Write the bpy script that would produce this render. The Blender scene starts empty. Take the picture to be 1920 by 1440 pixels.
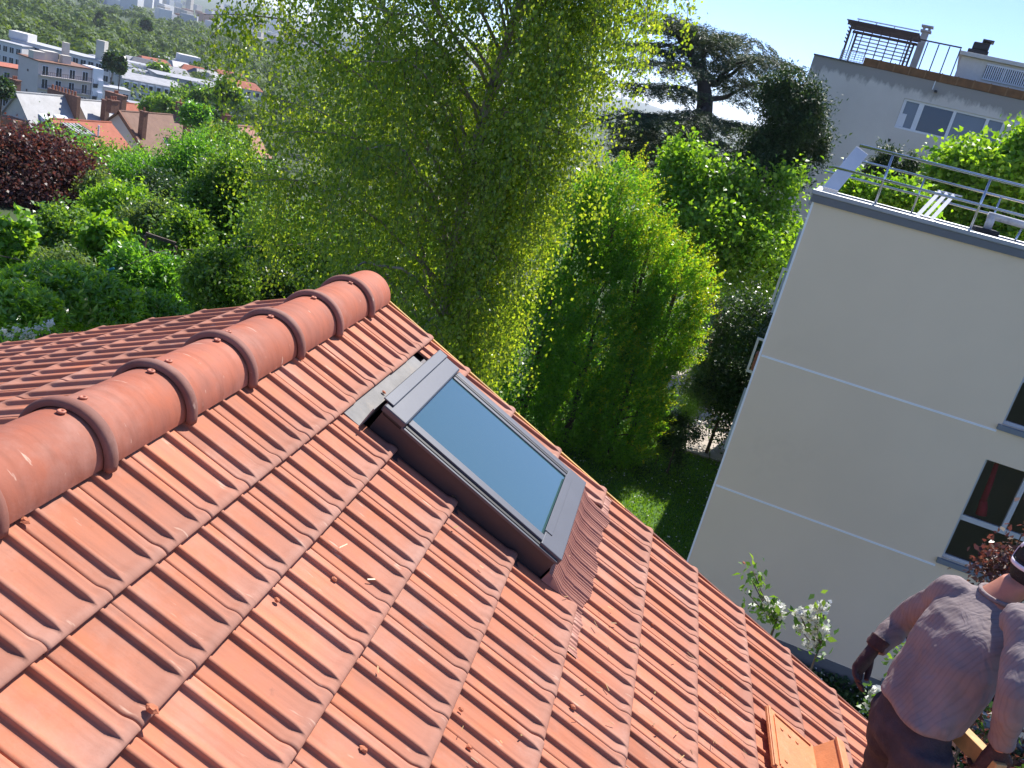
import bpy, math, random
import numpy as np
from mathutils import Matrix, Vector

# ------------------------------------------------------------------ camera, sky, sun, exposure
SC = bpy.context.scene
COL = SC.collection
CAM = np.array([1.2418, -3.6590, 1.4315])
FPX = 1655.9
YAW, PITCH, ROLL = math.radians(-7.122), math.radians(18.676), math.radians(14.363)

def cam_axes():
    cy, sy, cp, sp = math.cos(YAW), math.sin(YAW), math.cos(PITCH), math.sin(PITCH)
    fwd = np.array([sy*cp, cy*cp, -sp]); r = np.array([cy, -sy, 0.0]); u = np.cross(r, fwd)
    cr, sr = math.cos(ROLL), math.sin(ROLL)
    return cr*r + sr*u, -sr*r + cr*u, fwd
CX, CU, CF = cam_axes()
camd = bpy.data.cameras.new('camera'); cam = bpy.data.objects.new('camera', camd); COL.objects.link(cam)
camd.sensor_width = 36.0; camd.lens = FPX*36/1920; camd.clip_start = 0.05; camd.clip_end = 60000
m = Matrix.Identity(4)
for i in range(3):
    m[i][0] = CX[i]; m[i][1] = CU[i]; m[i][2] = -CF[i]; m[i][3] = CAM[i]
cam.matrix_world = m
SC.camera = cam

SUN_AZ, SUN_EL = math.radians(18.6), math.radians(49.5)
S = np.array([math.sin(SUN_AZ)*math.cos(SUN_EL), math.cos(SUN_AZ)*math.cos(SUN_EL), math.sin(SUN_EL)])
W = bpy.data.worlds.new('World'); SC.world = W; W.use_nodes = True
nt = W.node_tree; nt.nodes.clear()
sky = nt.nodes.new('ShaderNodeTexSky'); sky.sky_type = 'NISHITA'; sky.sun_disc = False
sky.sun_elevation = SUN_EL; sky.sun_rotation = SUN_AZ; sky.altitude = 300; sky.air_density = 0.75; sky.dust_density = 0.0; sky.ozone_density = 2.5
bg = nt.nodes.new('ShaderNodeBackground'); bg.inputs[1].default_value = 0.118
wo = nt.nodes.new('ShaderNodeOutputWorld')
tint = nt.nodes.new('ShaderNodeMix'); tint.data_type = 'RGBA'; tint.blend_type = 'MULTIPLY'; tint.inputs[0].default_value = 1.0; tint.inputs[7].default_value = (.77, .79, 1.0, 1)
nt.links.new(sky.outputs[0], tint.inputs[6]); nt.links.new(tint.outputs[2], bg.inputs[0]); nt.links.new(bg.outputs[0], wo.inputs[0])
sund = bpy.data.lights.new('sun', 'SUN'); sund.energy = 4.5; sund.angle = math.radians(0.53); sund.color = (1.0, 0.955, 0.89)
suno = bpy.data.objects.new('sun', sund); COL.objects.link(suno); suno.location = (20, 60, 60)
suno.rotation_euler = Vector(S).to_track_quat('Z', 'Y').to_euler()
vs = SC.view_settings; vs.view_transform = 'Standard'; vs.look = 'None'; vs.exposure = 0.90; vs.gamma = 1.0; vs.use_curve_mapping = False

# ------------------------------------------------------------------ helpers
rng = np.random.default_rng(7); random.seed(7)
def ray(px, py):
    return CX*((px-960)/FPX) - CU*((py-720)/FPX) + CF
def at(px, py, D):
    """world point seen at photo pixel (px,py) standing D metres away (horizontal distance)"""
    r = ray(px, py); return CAM + r*(D/math.hypot(r[0], r[1]))
def on_plane(px, py, n, p0):
    r = ray(px, py); n = np.asarray(n, float); return CAM + r*((n@(np.asarray(p0, float)-CAM))/(n@r))

class MB:
    def __init__(s): s.v = []; s.f = []; s.n = 0
    def add(s, v, f):
        v = [tuple(map(float, q)) for q in v]
        s.f += [tuple(i+s.n for i in q) for q in f]; s.v += v; s.n += len(v); return s
    def hexa(s, p):   # 8 points: bottom ring 0-3, top ring 4-7
        return s.add(p, [(3,2,1,0),(4,5,6,7),(0,1,5,4),(1,2,6,5),(2,3,7,6),(3,0,4,7)])
    def box(s, c, d, ax=None):
        c = np.asarray(c, float); A = np.eye(3) if ax is None else np.asarray(ax, float)
        h = [A[i]*d[i]/2 for i in range(3)]
        P = [c+sx*h[0]+sy*h[1]+sz*h[2] for sz in (-1,1) for sx,sy in ((-1,-1),(1,-1),(1,1),(-1,1))]
        return s.hexa(P)
    def bar(s, a, b, w, t, up=(0,0,1)):
        a = np.asarray(a, float); b = np.asarray(b, float); d = b-a; L = np.linalg.norm(d); d = d/L
        x = np.cross(d, up); x = x/np.linalg.norm(x); z = np.cross(x, d)
        return s.box((a+b)/2, (L, w, t), (d, x, z))
    def tube(s, pts, rad, n=8, cap=True):
        pts = np.asarray(pts, float); k = len(pts); rad = np.broadcast_to(np.asarray(rad, float), (k,))
        tan = np.gradient(pts, axis=0); tan /= np.linalg.norm(tan, axis=1)[:,None]+1e-12
        ref = np.array([0,0,1.]) if abs(tan[0][2]) < .9 else np.array([1.,0,0])
        x = np.cross(ref, tan[0]); x /= np.linalg.norm(x)
        V = []
        for i in range(k):
            x = x - tan[i]*(x@tan[i]); x /= np.linalg.norm(x)+1e-12; y = np.cross(tan[i], x)
            for j in range(n):
                a = 2*math.pi*j/n; V.append(pts[i]+rad[i]*(math.cos(a)*x+math.sin(a)*y))
        F = [(i*n+j, i*n+(j+1)%n, (i+1)*n+(j+1)%n, (i+1)*n+j) for i in range(k-1) for j in range(n)]
        if cap: F += [tuple(range(n-1,-1,-1)), tuple((k-1)*n+j for j in range(n))]
        return s.add(V, F)
    def loft(s, rings, cap=True):
        n = len(rings[0]); k = len(rings)
        V = [q for r in rings for q in r]
        F = [(i*n+j, i*n+(j+1)%n, (i+1)*n+(j+1)%n, (i+1)*n+j) for i in range(k-1) for j in range(n)]
        if cap: F += [tuple(range(n-1,-1,-1)), tuple((k-1)*n+j for j in range(n))]
        return s.add(V, F)
    def grid(s, V, nu, nv):
        return s.add(V, [(i*nv+j, i*nv+j+1, (i+1)*nv+j+1, (i+1)*nv+j) for i in range(nu-1) for j in range(nv-1)])
    def prism(s, poly, dz):   # poly: list of 3-D points, dz: extrusion vector
        n = len(poly); dz = np.asarray(dz, float); P = [np.asarray(q, float) for q in poly]
        return s.add(P+[q+dz for q in P], [tuple(range(n-1,-1,-1)), tuple(range(n, 2*n))]+[(i,(i+1)%n,n+(i+1)%n,n+i) for i in range(n)])
    def mesh(s, name, smooth=False):
        me = bpy.data.meshes.new(name); me.from_pydata(s.v, [], s.f)
        if smooth: me.polygons.foreach_set('use_smooth', [True]*len(me.polygons))
        me.update(); return me
    def build(s, name, mat, parent=None, smooth=False):
        return mesh_obj(name, s.mesh(name, smooth), mat, parent)

def mesh_obj(name, me, mat, parent=None, loc=None):
    if mat is not None and not me.materials: me.materials.append(mat)
    o = bpy.data.objects.new(name, me); COL.objects.link(o)
    if loc is not None: o.location = loc
    if parent is not None: attach(o, parent)
    return o
def world_loc(o):
    l = np.array(o.location)
    while o.parent is not None: o = o.parent; l = l+np.array(o.location)
    return l
def attach(o, parent):
    """parent keeping the world place (parents are never rotated or scaled)"""
    o.parent = parent; o.location = Vector(np.array(o.location)-world_loc(parent))
def tag(o, label=None, cat=None, group=None, kind=None):
    if label: o['label'] = label
    if cat: o['category'] = cat
    if group: o['group'] = group
    if kind: o['kind'] = kind
    return o
def thing(name, loc, label, cat, group=None):
    o = bpy.data.objects.new(name, None); COL.objects.link(o); o.location = Vector([float(q) for q in loc]); o.empty_display_size = .2
    return tag(o, label, cat, group)
def raw_mesh(name, V, nper, smooth=False):
    """fast mesh of equal polygons: V (n*nper,3)"""
    V = np.ascontiguousarray(V, dtype=np.float32); nv = len(V); nf = nv//nper
    me = bpy.data.meshes.new(name); me.vertices.add(nv); me.vertices.foreach_set('co', V.ravel())
    me.loops.add(nv); me.loops.foreach_set('vertex_index', np.arange(nv, dtype=np.int32))
    me.polygons.add(nf); me.polygons.foreach_set('loop_start', np.arange(0, nv, nper, dtype=np.int32))
    me.update(calc_edges=True); return me
def bevel(o, w=.005, seg=2):
    b = o.modifiers.new('bevel', 'BEVEL'); b.width = w; b.segments = seg; b.limit_method = 'ANGLE'; return o

# ------------------------------------------------------------------ materials
def new_mat(name):
    mt = bpy.data.materials.new(name); mt.use_nodes = True; t = mt.node_tree; t.nodes.clear()
    out = t.nodes.new('ShaderNodeOutputMaterial'); b = t.nodes.new('ShaderNodeBsdfPrincipled')
    t.links.new(b.outputs[0], out.inputs[0]); return mt, t, b, out
def N(t, typ, **kw):
    n = t.nodes.new(typ)
    for k, v in kw.items():
        if k.startswith('i_'): n.inputs[k[2:].replace('_', ' ')].default_value = v
        else: setattr(n, k, v)
    return n
def ramp(t, fac, stops):
    r = t.nodes.new('ShaderNodeValToRGB'); e = r.color_ramp.elements
    while len(e) < len(stops): e.new(.5)
    for q, (p, c) in zip(e, stops): q.position = p; q.color = (*c, 1) if len(c) == 3 else c
    t.links.new(fac, r.inputs[0]); return r
def mixc(t, fac, a, b, mode='MIX'):
    mx = t.nodes.new('ShaderNodeMix'); mx.data_type = 'RGBA'; mx.blend_type = mode
    for sk, v in ((mx.inputs[0], fac), (mx.inputs[6], a), (mx.inputs[7], b)):
        if hasattr(v, 'is_linked'): t.links.new(v, sk)
        elif isinstance(v, (int, float)): sk.default_value = v
        else: sk.default_value = (*v, 1)
    return mx.outputs[2]
def objrand(t):
    return t.nodes.new('ShaderNodeObjectInfo').outputs['Random']
def plain(name, col, rough=.6, var=.12, scale=8., bump=.0, bscale=60., metal=0., dirt=None, spec=.5, coord='Object'):
    """paint / plaster / metal: base colour with soft unevenness, optional dirt and fine relief"""
    mt, t, b, out = new_mat(name); tc = t.nodes.new('ShaderNodeTexCoord')
    nz = N(t, 'ShaderNodeTexNoise', i_Scale=scale, i_Detail=6., i_Roughness=.6); t.links.new(tc.outputs[coord], nz.inputs['Vector'])
    lo = tuple(q*(1-var) for q in col); hi = tuple(min(1, q*(1+var)) for q in col)
    c = ramp(t, nz.outputs[0], [(.3, lo), (.7, hi)]).outputs[0]
    if dirt:
        n2 = N(t, 'ShaderNodeTexNoise', i_Scale=dirt[1], i_Detail=8., i_Roughness=.7); t.links.new(tc.outputs[coord], n2.inputs['Vector'])
        fac = ramp(t, n2.outputs[0], [(dirt[2], (0,0,0)), (dirt[2]+.2, (dirt[3],)*3)]).outputs[0]
        c = mixc(t, fac, c, dirt[0])
    t.links.new(c, b.inputs['Base Color']); b.inputs['Roughness'].default_value = rough; b.inputs['Metallic'].default_value = metal
    b.inputs['Specular IOR Level'].default_value = spec
    if bump:
        n3 = N(t, 'ShaderNodeTexNoise', i_Scale=bscale, i_Detail=4.); t.links.new(tc.outputs[coord], n3.inputs['Vector'])
        bp = N(t, 'ShaderNodeBump', i_Strength=bump, i_Distance=.01); t.links.new(n3.outputs[0], bp.inputs['Height']); t.links.new(bp.outputs[0], b.inputs['Normal'])
    return mt
def leaf_mat(name, cols, trans=.45, rough=.38, tcol=None, spec=.5):
    """leaf colour differs from leaf to leaf; light passes through"""
    mt, t, b, out = new_mat(name)
    g = t.nodes.new('ShaderNodeNewGeometry'); k = len(cols)
    r = ramp(t, g.outputs['Random Per Island'], [(i/(k-1) if k > 1 else 0, c) for i, c in enumerate(cols)])
    t.links.new(r.outputs[0], b.inputs['Base Color']); b.inputs['Roughness'].default_value = rough; b.inputs['Specular IOR Level'].default_value = spec
    tr = t.nodes.new('ShaderNodeBsdfTranslucent')
    tc = mixc(t, 1., r.outputs[0], tcol or (3.1, 2.6, .62), 'MULTIPLY'); t.links.new(tc, tr.inputs[0])
    mx = t.nodes.new('ShaderNodeMixShader'); mx.inputs[0].default_value = trans
    t.links.new(b.outputs[0], mx.inputs[1]); t.links.new(tr.outputs[0], mx.inputs[2]); t.links.new(mx.outputs[0], out.inputs[0])
    return mt
def clay(name, col, end, L=None, scratch=.5):
    """terracotta: firing differences from tile to tile, dusty smears, pale scratches, greyer slip towards the nose"""
    mt, t, b, out = new_mat(name); tc = t.nodes.new('ShaderNodeTexCoord'); o = tc.outputs['Object']
    rnd = objrand(t)
    wn = t.nodes.new('ShaderNodeMapping'); t.links.new(o, wn.inputs[0])
    cb = t.nodes.new('ShaderNodeCombineXYZ'); mlt = N(t, 'ShaderNodeMath', operation='MULTIPLY'); mlt.inputs[1].default_value = 37.
    t.links.new(rnd, mlt.inputs[0])
    for i in range(3): t.links.new(mlt.outputs[0], cb.inputs[i])
    t.links.new(cb.outputs[0], wn.inputs[1]); vec = wn.outputs[0]
    n1 = N(t, 'ShaderNodeTexNoise', i_Scale=7., i_Detail=5., i_Roughness=.6); t.links.new(vec, n1.inputs['Vector'])
    c = ramp(t, n1.outputs[0], [(.3, tuple(q*.88 for q in col)), (.7, tuple(min(1, q*1.12) for q in col))]).outputs[0]
    hv = N(t, 'ShaderNodeHueSaturation'); t.links.new(c, hv.inputs['Color'])
    mr = N(t, 'ShaderNodeMapRange'); t.links.new(rnd, mr.inputs[0]); mr.inputs[3].default_value = .82; mr.inputs[4].default_value = 1.15
    t.links.new(mr.outputs[0], hv.inputs['Value'])
    mr2 = N(t, 'ShaderNodeMapRange'); t.links.new(n1.outputs[0], mr2.inputs[0]); mr2.inputs[3].default_value = .82; mr2.inputs[4].default_value = 1.1
    t.links.new(mr2.outputs[0], hv.inputs['Saturation']); c = hv.outputs[0]
    if L:
        sp = t.nodes.new('ShaderNodeSeparateXYZ'); t.links.new(o, sp.inputs[0])
        ad = N(t, 'ShaderNodeMath', operation='MULTIPLY_ADD'); t.links.new(n1.outputs[0], ad.inputs[0]); ad.inputs[1].default_value = .16; t.links.new(sp.outputs[0], ad.inputs[2])
        e = ramp(t, ad.outputs[0], [(0, (0,0,0)), (.999, (1,1,1))])
        mre = N(t, 'ShaderNodeMapRange'); t.links.new(ad.outputs[0], mre.inputs[0]); mre.inputs[1].default_value = L-.06; mre.inputs[2].default_value = L+.08; mre.inputs[4].default_value = .75
        c = mixc(t, mre.outputs[0], c, end)
    n2 = N(t, 'ShaderNodeTexNoise', i_Scale=2.6, i_Detail=7., i_Roughness=.68); t.links.new(vec, n2.inputs['Vector'])
    c = mixc(t, ramp(t, n2.outputs[0], [(.5, (0,0,0)), (.75, (.4,.4,.4))]).outputs[0], c, (.50,.33,.27))
    mp = t.nodes.new('ShaderNodeMapping'); mp.inputs['Scale'].default_value = (5, 22, 10); mp.inputs['Rotation'].default_value = (0,0,.35); t.links.new(vec, mp.inputs[0])
    n3 = N(t, 'ShaderNodeTexNoise', i_Scale=1.6, i_Detail=3., i_Roughness=.5); t.links.new(mp.outputs[0], n3.inputs['Vector'])
    c = mixc(t, ramp(t, n3.outputs[0], [(.68, (0,0,0)), (.75, (scratch,)*3)]).outputs[0], c, (.66,.48,.36))
    mps = t.nodes.new('ShaderNodeMapping'); mps.inputs['Scale'].default_value = (2.2, 34, 8); t.links.new(vec, mps.inputs[0])
    n6 = N(t, 'ShaderNodeTexNoise', i_Scale=1.0, i_Detail=5., i_Roughness=.6); t.links.new(mps.outputs[0], n6.inputs['Vector'])
    c = mixc(t, 1., c, ramp(t, n6.outputs[0], [(.28, (.84,.82,.80)), (.5, (1,1,1)), (.74, (1.10,1.09,1.08))]).outputs[0], 'MULTIPLY')
    n7 = N(t, 'ShaderNodeTexNoise', i_Scale=26., i_Detail=6., i_Roughness=.7); t.links.new(vec, n7.inputs['Vector'])
    c = mixc(t, ramp(t, n7.outputs[0], [(.62, (0,0,0)), (.80, (.45,.45,.45))]).outputs[0], c, (.16,.075,.05))
    t.links.new(c, b.inputs['Base Color']); b.inputs['Roughness'].default_value = .74; b.inputs['Specular IOR Level'].default_value = .25
    n4 = N(t, 'ShaderNodeTexNoise', i_Scale=120., i_Detail=3.); t.links.new(vec, n4.inputs['Vector'])
    bp = N(t, 'ShaderNodeBump', i_Strength=.12, i_Distance=.004); t.links.new(n4.outputs[0], bp.inputs['Height']); t.links.new(bp.outputs[0], b.inputs['Normal'])
    return mt
# ------------------------------------------------------------------ the tiled house under the camera
RP = math.radians(26.172); LP = math.radians(24.6); TW, TG, TL = .25, .364, .414
AX, AZ = -.31, .1523                       # ridge line (x, z)
RAKE = 1.1686
def RS(s, y, h=0.): return np.array([s*math.cos(RP)+h*math.sin(RP), y, -s*math.sin(RP)+h*math.cos(RP)])
def LS(s, y, h=0.): return np.array([AX-s*math.cos(LP)-h*math.sin(LP), y, AZ-s*math.sin(LP)+h*math.cos(LP)])
m_tile = clay('clay_tile', (.46,.158,.080), (.30,.155,.115), TL)
m_ridge = clay('clay_ridge', (.40,.122,.066), (.4,.2,.15), None, .6)
m_collar = clay('clay_collar', (.27,.112,.080), (.3,.15,.12), None, .7)
m_cut = plain('clay_cut_edge', (.66,.36,.2), .8, .2, 30)
m_deck = plain('roof_underlay', (.03,.022,.02), .9)
house = thing('tiled_house', (0, -1, -8.3), 'house with orange ribbed clay tile roof, rounded ridge and skylight', 'house')

PROF = [(.0028,.0008),(.012,.0006),(.030,.0005),(.036,.0045),(.041,.0125),(.046,.0160),(.052,.0165),(.057,.0155),(.0600,.011),(.0606,.0005),(.075,-.001),(.105,.0012),(.140,-.0005),
        (.160,.0005),(.166,.0045),(.171,.0125),(.176,.0160),(.182,.0165),(.187,.0155),(.1900,.011),(.1906,.0005),(.205,-.001),(.235,0),(.2470,0)]
def tile_mesh(name, t0=0., t1=TW, seed=0):
    pr = [q for q in PROF if t0 < q[0] < t1]
    if t1 < TW: pr = pr+[(t1-.001, pr[-1][1])]
    if t0 > 0: pr = [(t0+.001, pr[0][1])]+pr
    us = [0, .12, .24, TL-.066, TL-.056, TL-.048, TL-.040, TL-.031, TL-.022, TL-.013, TL-.006, TL-.0015, TL]
    drop = [0]*8+[.0004, .0014, .0036, .0068, .0100]
    V = []; nu = len(us)
    rows = []
    for i, u in enumerate(us):
        row = []
        for (t, h) in pr:
            near = min(abs(t-.061), abs(t-.191))
            st = TL-.064+.014*math.exp(-(near/.012)**2)
            k = min(1, max(0, (u-st)/.042)); k = k*k*(3-2*k)
            hh = h+(.0120-h)*k*1.0
            # rounded outer corners of the nose
            w = -.02+hh-.0225*(TL-u)/TG-drop[i]
            row.append((u, -t, w))
        # skirts
        row = [(u, -pr[0][0]+.0005, row[0][2]-.012)]+row+[(u, -pr[-1][0]-.0005, row[-1][2]-.012)]
        rows.append(row)
    rows.append([(TL-.001, q[1], -.024) for q in rows[-1]])
    rows.append([(TL-.05, q[1], -.026) for q in rows[-1]])
    mb = MB(); nv = len(rows[0]); mb.grid([q for r in rows for q in r], len(rows), nv)
    me = mb.mesh(name, True); me.materials.append(m_tile); return me
def fix_normals(me):
    import bmesh
    bm = bmesh.new(); bm.from_mesh(me); bmesh.ops.recalc_face_normals(bm, faces=bm.faces); bm.to_mesh(me); bm.free()
tile_me = tile_mesh('tile'); cut_me = tile_mesh('tile_cut', .086, TW)
def put_tile(me, side, s_butt, y_top, k=0):
    o = bpy.data.objects.new('roof_tile', me); COL.objects.link(o)
    ju, jy, jr = random.gauss(0,.0016), random.gauss(0,.0009), random.gauss(0,.0035)
    if side > 0:
        o.location = Vector(RS(s_butt-TL+ju, y_top+jy, random.gauss(0,.0007))); o.rotation_euler = (0, RP, jr)
    else:
        o.location = Vector(LS(s_butt-TL+ju, y_top-TW+jy, random.gauss(0,.0007))); o.rotation_euler = (0, LP, math.pi+jr)
    attach(o, house); return o
SB = [None, .151, .439, .790, 1.146, 1.505, 1.867, 2.228, 2.598, 2.966, 3.333, 3.698, 4.063]
ntile = 0
for k in range(1, 13):
    for j in range(-4, 14):
        yt = .1686-j*TW                                    # +Y side seam of the column
        if yt > RAKE+.01 or yt < -2.75: continue
        if yt < -2.0 and k > 6: continue
        if yt < -1.5 and k > 8: continue
        if 2 <= k <= 5 and -.09 < yt < .95:
            if yt > -.085 and yt < 0 : put_tile(cut_me, 1, SB[k], yt, k); ntile += 1
            continue
        put_tile(tile_me, 1, SB[k], yt, k); ntile += 1
for k in range(0, 9):
    for j in range(-4, 10):
        yt = .1686-j*TW+.0
        if yt > RAKE+.01 or yt < -1.9+.12*k: continue
        put_tile(tile_me, -1, .40+TG*k, yt, k); ntile += 1
far_v, far_f, nfar = [], [], 0
def far_tile(side, s_butt, yt):
    """tiles out of sight of the photograph, joined into one part"""
    global nfar
    p_ = RP if side > 0 else LP; o_ = RS(s_butt-TL, yt) if side > 0 else LS(s_butt-TL, yt-TW)
    X_ = np.array([math.cos(p_)*side, 0, -math.sin(p_)]); Y_ = np.array([0., side, 0]); Z_ = np.cross(X_, Y_)
    co = np.array([v.co for v in tile_me.vertices]); w_ = o_+co[:,:1]*X_+co[:,1:2]*Y_+co[:,2:]*Z_
    k0 = len(far_v); far_v.extend(map(tuple, w_)); far_f.extend(tuple(k0+i for i in p.vertices) for p in tile_me.polygons)
for k in range(1, 13):
    for j in range(5, 18):
        yt = .1686-j*TW
        if yt < -2.75 or (yt < -2.0 and k > 6) or (yt < -1.5 and k > 8): far_tile(1, SB[k], yt)
for k in range(0, 9):
    for j in range(2, 13):
        yt = .1686-j*TW
        if yt < -1.9+.12*k: far_tile(-1, .40+TG*k, yt)
mb = MB(); mb.add(far_v, far_f); o = mb.build('roof_tiles', m_tile, house, True); o['kind'] = 'stuff'
# decks under the tiles, walls, verge boards
mb = MB()
mb.hexa([RS(-.34,-4.3,-.12), RS(4.5,-4.3,-.12), RS(4.5,1.15,-.12), RS(-.34,1.15,-.12), RS(-.34,-4.3,-.075), RS(4.5,-4.3,-.075), RS(4.5,1.15,-.075), RS(-.34,1.15,-.075)])
mb.hexa([LS(0,1.15,-.12), LS(3.9,1.15,-.12), LS(3.9,-4.3,-.12), LS(0,-4.3,-.12), LS(0,1.15,-.075), LS(3.9,1.15,-.075), LS(3.9,-4.3,-.075), LS(0,-4.3,-.075)])
mb.build('roof_deck', m_deck, house)
m_render = plain('house_render', (.55,.48,.38), .85, .1, 3, .2)
mb = MB(); gy = [(-3.2, -8.3), (3.6, -8.3)]
poly = [np.array([-3.4,1.08,-8.3]), np.array([3.75,1.08,-8.3]), RS(4.2,1.08,-.13), RS(-.345,1.08,-.13), LS(3.4,1.08,-.13)]
poly[2][0] = 3.75; poly[2][2] = RS(3.75/math.cos(RP),0,-.13)[2]-.05; poly[4] = np.array([-3.4, 1.08, AZ-3.1*math.tan(LP)-.2])
mb.prism(poly, (0,-5.3,0)); mb.build('wall', m_render, house)
m_ochre = plain('ochre_verge', (.50,.30,.075), .7, .25, 5, .3, 40, dirt=((.12,.06,.03), 6, .5, .8))
m_copper = plain('copper_verge', (.22,.085,.05), .45, .3, 6, .15, 40, .3)
def verge(a, b, mat, side=1):
    F = RS if side > 0 else LS
    mb = MB(); y0, y1 = RAKE+.006, RAKE+.062
    mb.hexa([F(a,y0,-.10), F(b,y0,-.10), F(b,y1,-.10), F(a,y1,-.10), F(a,y0,-.028), F(b,y0,-.028), F(b,y1,-.044), F(a,y1,-.044)])
    return bevel(mb.build('verge_board', mat, house), .004)
verge(-.30, 1.66, m_ochre); verge(1.665, 4.4, m_copper); verge(.06, 3.6, m_copper, -1)

# ridge caps: half-round body with a thick collar overlapping the next cap
RX, RZ = AX, .070
def ridge_mesh():
    mb = MB(); n = 26; L = .455
    prof = [(-.004,.1435,.0),(0,.1455,0),(.06,.1455,0),(L*.5,.1435,0),(L-.01,.1415,0),(L+.03,.1395,0)]
    rings = []
    for (y, r, dz) in prof:
        rings += [[(RX_ * 0 + r*math.cos(a), y, RZb+r*.985*math.sin(a)) for a in np.linspace(-.10, math.pi+.10, n)] for RX_, RZb in ((0,0),)]
    mb.grid([q for r in rings for q in r], len(rings), n)
    return mb.mesh('ridge_cap', True)
def collar_mesh():
    mb = MB(); n = 30; rings = []
    for (y, r) in [(-.026,.146),(-.027,.158),(-.023,.165),(-.014,.1695),(-.003,.1705),(.009,.169),(.018,.164),(.024,.156),(.029,.1475)]:
        rings.append([(r*math.cos(a), y, r*.985*math.sin(a)) for a in np.linspace(-.13, math.pi+.13, n)])
    mb.grid([q for r in rings for q in r], len(rings), n)
    for i, e in ((0, -1), (n-1, 1)):
        pass
    F = []; k = len(rings)
    mb.f += [tuple(i*n for i in range(k)), tuple(i*n+n-1 for i in range(k-1, -1, -1))]
    return mb.mesh('ridge_collar', True)
rb, rc = ridge_mesh(), collar_mesh(); rb.materials.append(m_ridge); rc.materials.append(m_collar)
m_screw = plain('screw_cap', (.46,.15,.085), .55, .1); 
def screw_mesh():
    mb = MB(); n = 12
    for rings in ([(.0,.0135),(.004,.0135),(.006,.011),(.006,.006),(.003,.005)],):
        mb.loft([[(r*math.cos(2*math.pi*j/n), r*math.sin(2*math.pi*j/n), z) for j in range(n)] for z, r in rings])
    return mb.mesh('screw', True)
sm_ = screw_mesh(); sm_.materials.append(m_screw)
def ridge_cap(y, L=1.):
    o = bpy.data.objects.new('ridge_tile', rb); COL.objects.link(o); o.location = (RX, y, RZ); o.scale = (1, L, 1); attach(o, house)
    o.rotation_euler = (random.gauss(0,.004), random.gauss(0,.006), random.gauss(0,.006))
    return o
ys = [.81-.4527*k for k in range(0, 11)]
for i, y in enumerate(ys):
    cap = bpy.data.objects.new('ridge_tile', rb); COL.objects.link(cap); cap.location = (RX, y, RZ)
    if i == 0: cap.scale = (1, .70, 1)
    attach(cap, house)
    co = bpy.data.objects.new('collar', rc); COL.objects.link(co); co.parent = cap
    if i == 0: co.scale = (1, 1/.70, 1)
    for k, (dy, ang) in enumerate(((-.052, 1.50+random.uniform(-.1,.1)), (.07, 1.62+random.uniform(-.06,.1)))):
        if k == 1 and i in (0, 1, 2): continue
        sc = bpy.data.objects.new('screw', sm_); COL.objects.link(sc); sc.parent = cap
        r = .146; sc.location = (r*math.cos(ang), dy/(.70 if i == 0 else 1), r*.985*math.sin(ang)); sc.rotation_euler = (0, math.pi/2-ang, 0)
# end disc of the last cap
mb = MB(); yy = ys[0]+.455*.70+.012
mb.add([(RX, yy, RZ)]+[(RX+.139*math.cos(a), yy, RZ+.137*math.sin(a)) for a in np.linspace(-.1, math.pi+.1, 24)], [(0,i+1,i+2) for i in range(23)])
mb.build('ridge_end_disc', m_ridge, house)

# ------------------------------------------------------------------ skylight (a part of the house)
m_alu = plain('grey_aluminium', (.085,.088,.098), .42, .06, 5, metal=.25)
m_alu2 = plain('lead_flashing', (.19,.185,.18), .75, .22, 9, .1, 30, .0, dirt=((.36,.28,.2), 5, .52, .6))
m_black = plain('black_gasket', (.012,.012,.014), .5)
m_brownside = plain('brown_frame_side', (.055,.038,.036), .5, .1)
def SK(s, y, h): return RS(s, y, h)
AXR = (np.array([math.cos(RP),0,-math.sin(RP)]), np.array([0,1.,0]), np.array([math.sin(RP),0,math.cos(RP)]))
sky_root = MB(); K0, K1, Y0, Y1 = .275, 1.292, -.150, .748     # frame outline on the roof
H = .088
def sbox(mb, s0, s1, y0, y1, h0, h1): return mb.box(RS((s0+s1)/2, (y0+y1)/2, (h0+h1)/2), (s1-s0, y1-y0, h1-h0), AXR)
mb = MB()
sbox(mb, K0, K1, Y0, Y0+.03, -.07, H-.02); sbox(mb, K0, K1, Y1-.03, Y1, -.07, H-.02); sbox(mb, K0+.0, K0+.03, Y0+.03, Y1-.03, -.07, H-.02); sbox(mb, K1-.03, K1, Y0+.03, Y1-.03, -.07, H-.02)
skl = mb.build('skylight', m_brownside, house)
tag(skl, 'dark grey framed pivot skylight set into the orange roof')
def spart(name, mat, boxes, bv=.003):
    mb = MB()
    for b_ in boxes: sbox(mb, *b_)
    return bevel(mb.build(name, mat, skl), bv)
spart('head_cover', m_alu, [(K0-.012, K0+.118, Y0-.012, Y1+.012, H-.016, H+.020)], .008)
spart('head_cap', m_alu, [(K0-.035, K0+.022, Y0+.02, Y1+.004, H+.021, H+.031)], .004)
spart('side_cover', m_alu, [(K0+.12, K1+.006, Y1-.045, Y1+.012, H-.03, H+.006)], .006)
spart('side_cover', m_alu, [(K0+.12, K1+.006, Y0+.028, Y0+.085, H-.012, H+.008)], .004)
spart('gasket', m_black, [(K0+.12, K1-.01, Y0+.004, Y0+.027, H-.02, H-.004)], .002)
spart('gasket', m_black, [(K0+.12, K1-.02, Y1-.066, Y1-.047, H-.02, H+.004)], .002)
spart('rail', m_alu, [(K0+.12, K1-.02, Y1-.098, Y1-.068, H-.02, H+.002)], .006)
spart('side_trim', m_alu, [(K0+.11, K1+.004, Y0-.012, Y0+.003, H-.022, H-.008)], .002)
spart('bottom_cover', m_alu, [(K1-.107, K1+.016, Y0+.003, Y1+.010, H-.028, H+.009)], .005)
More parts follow.
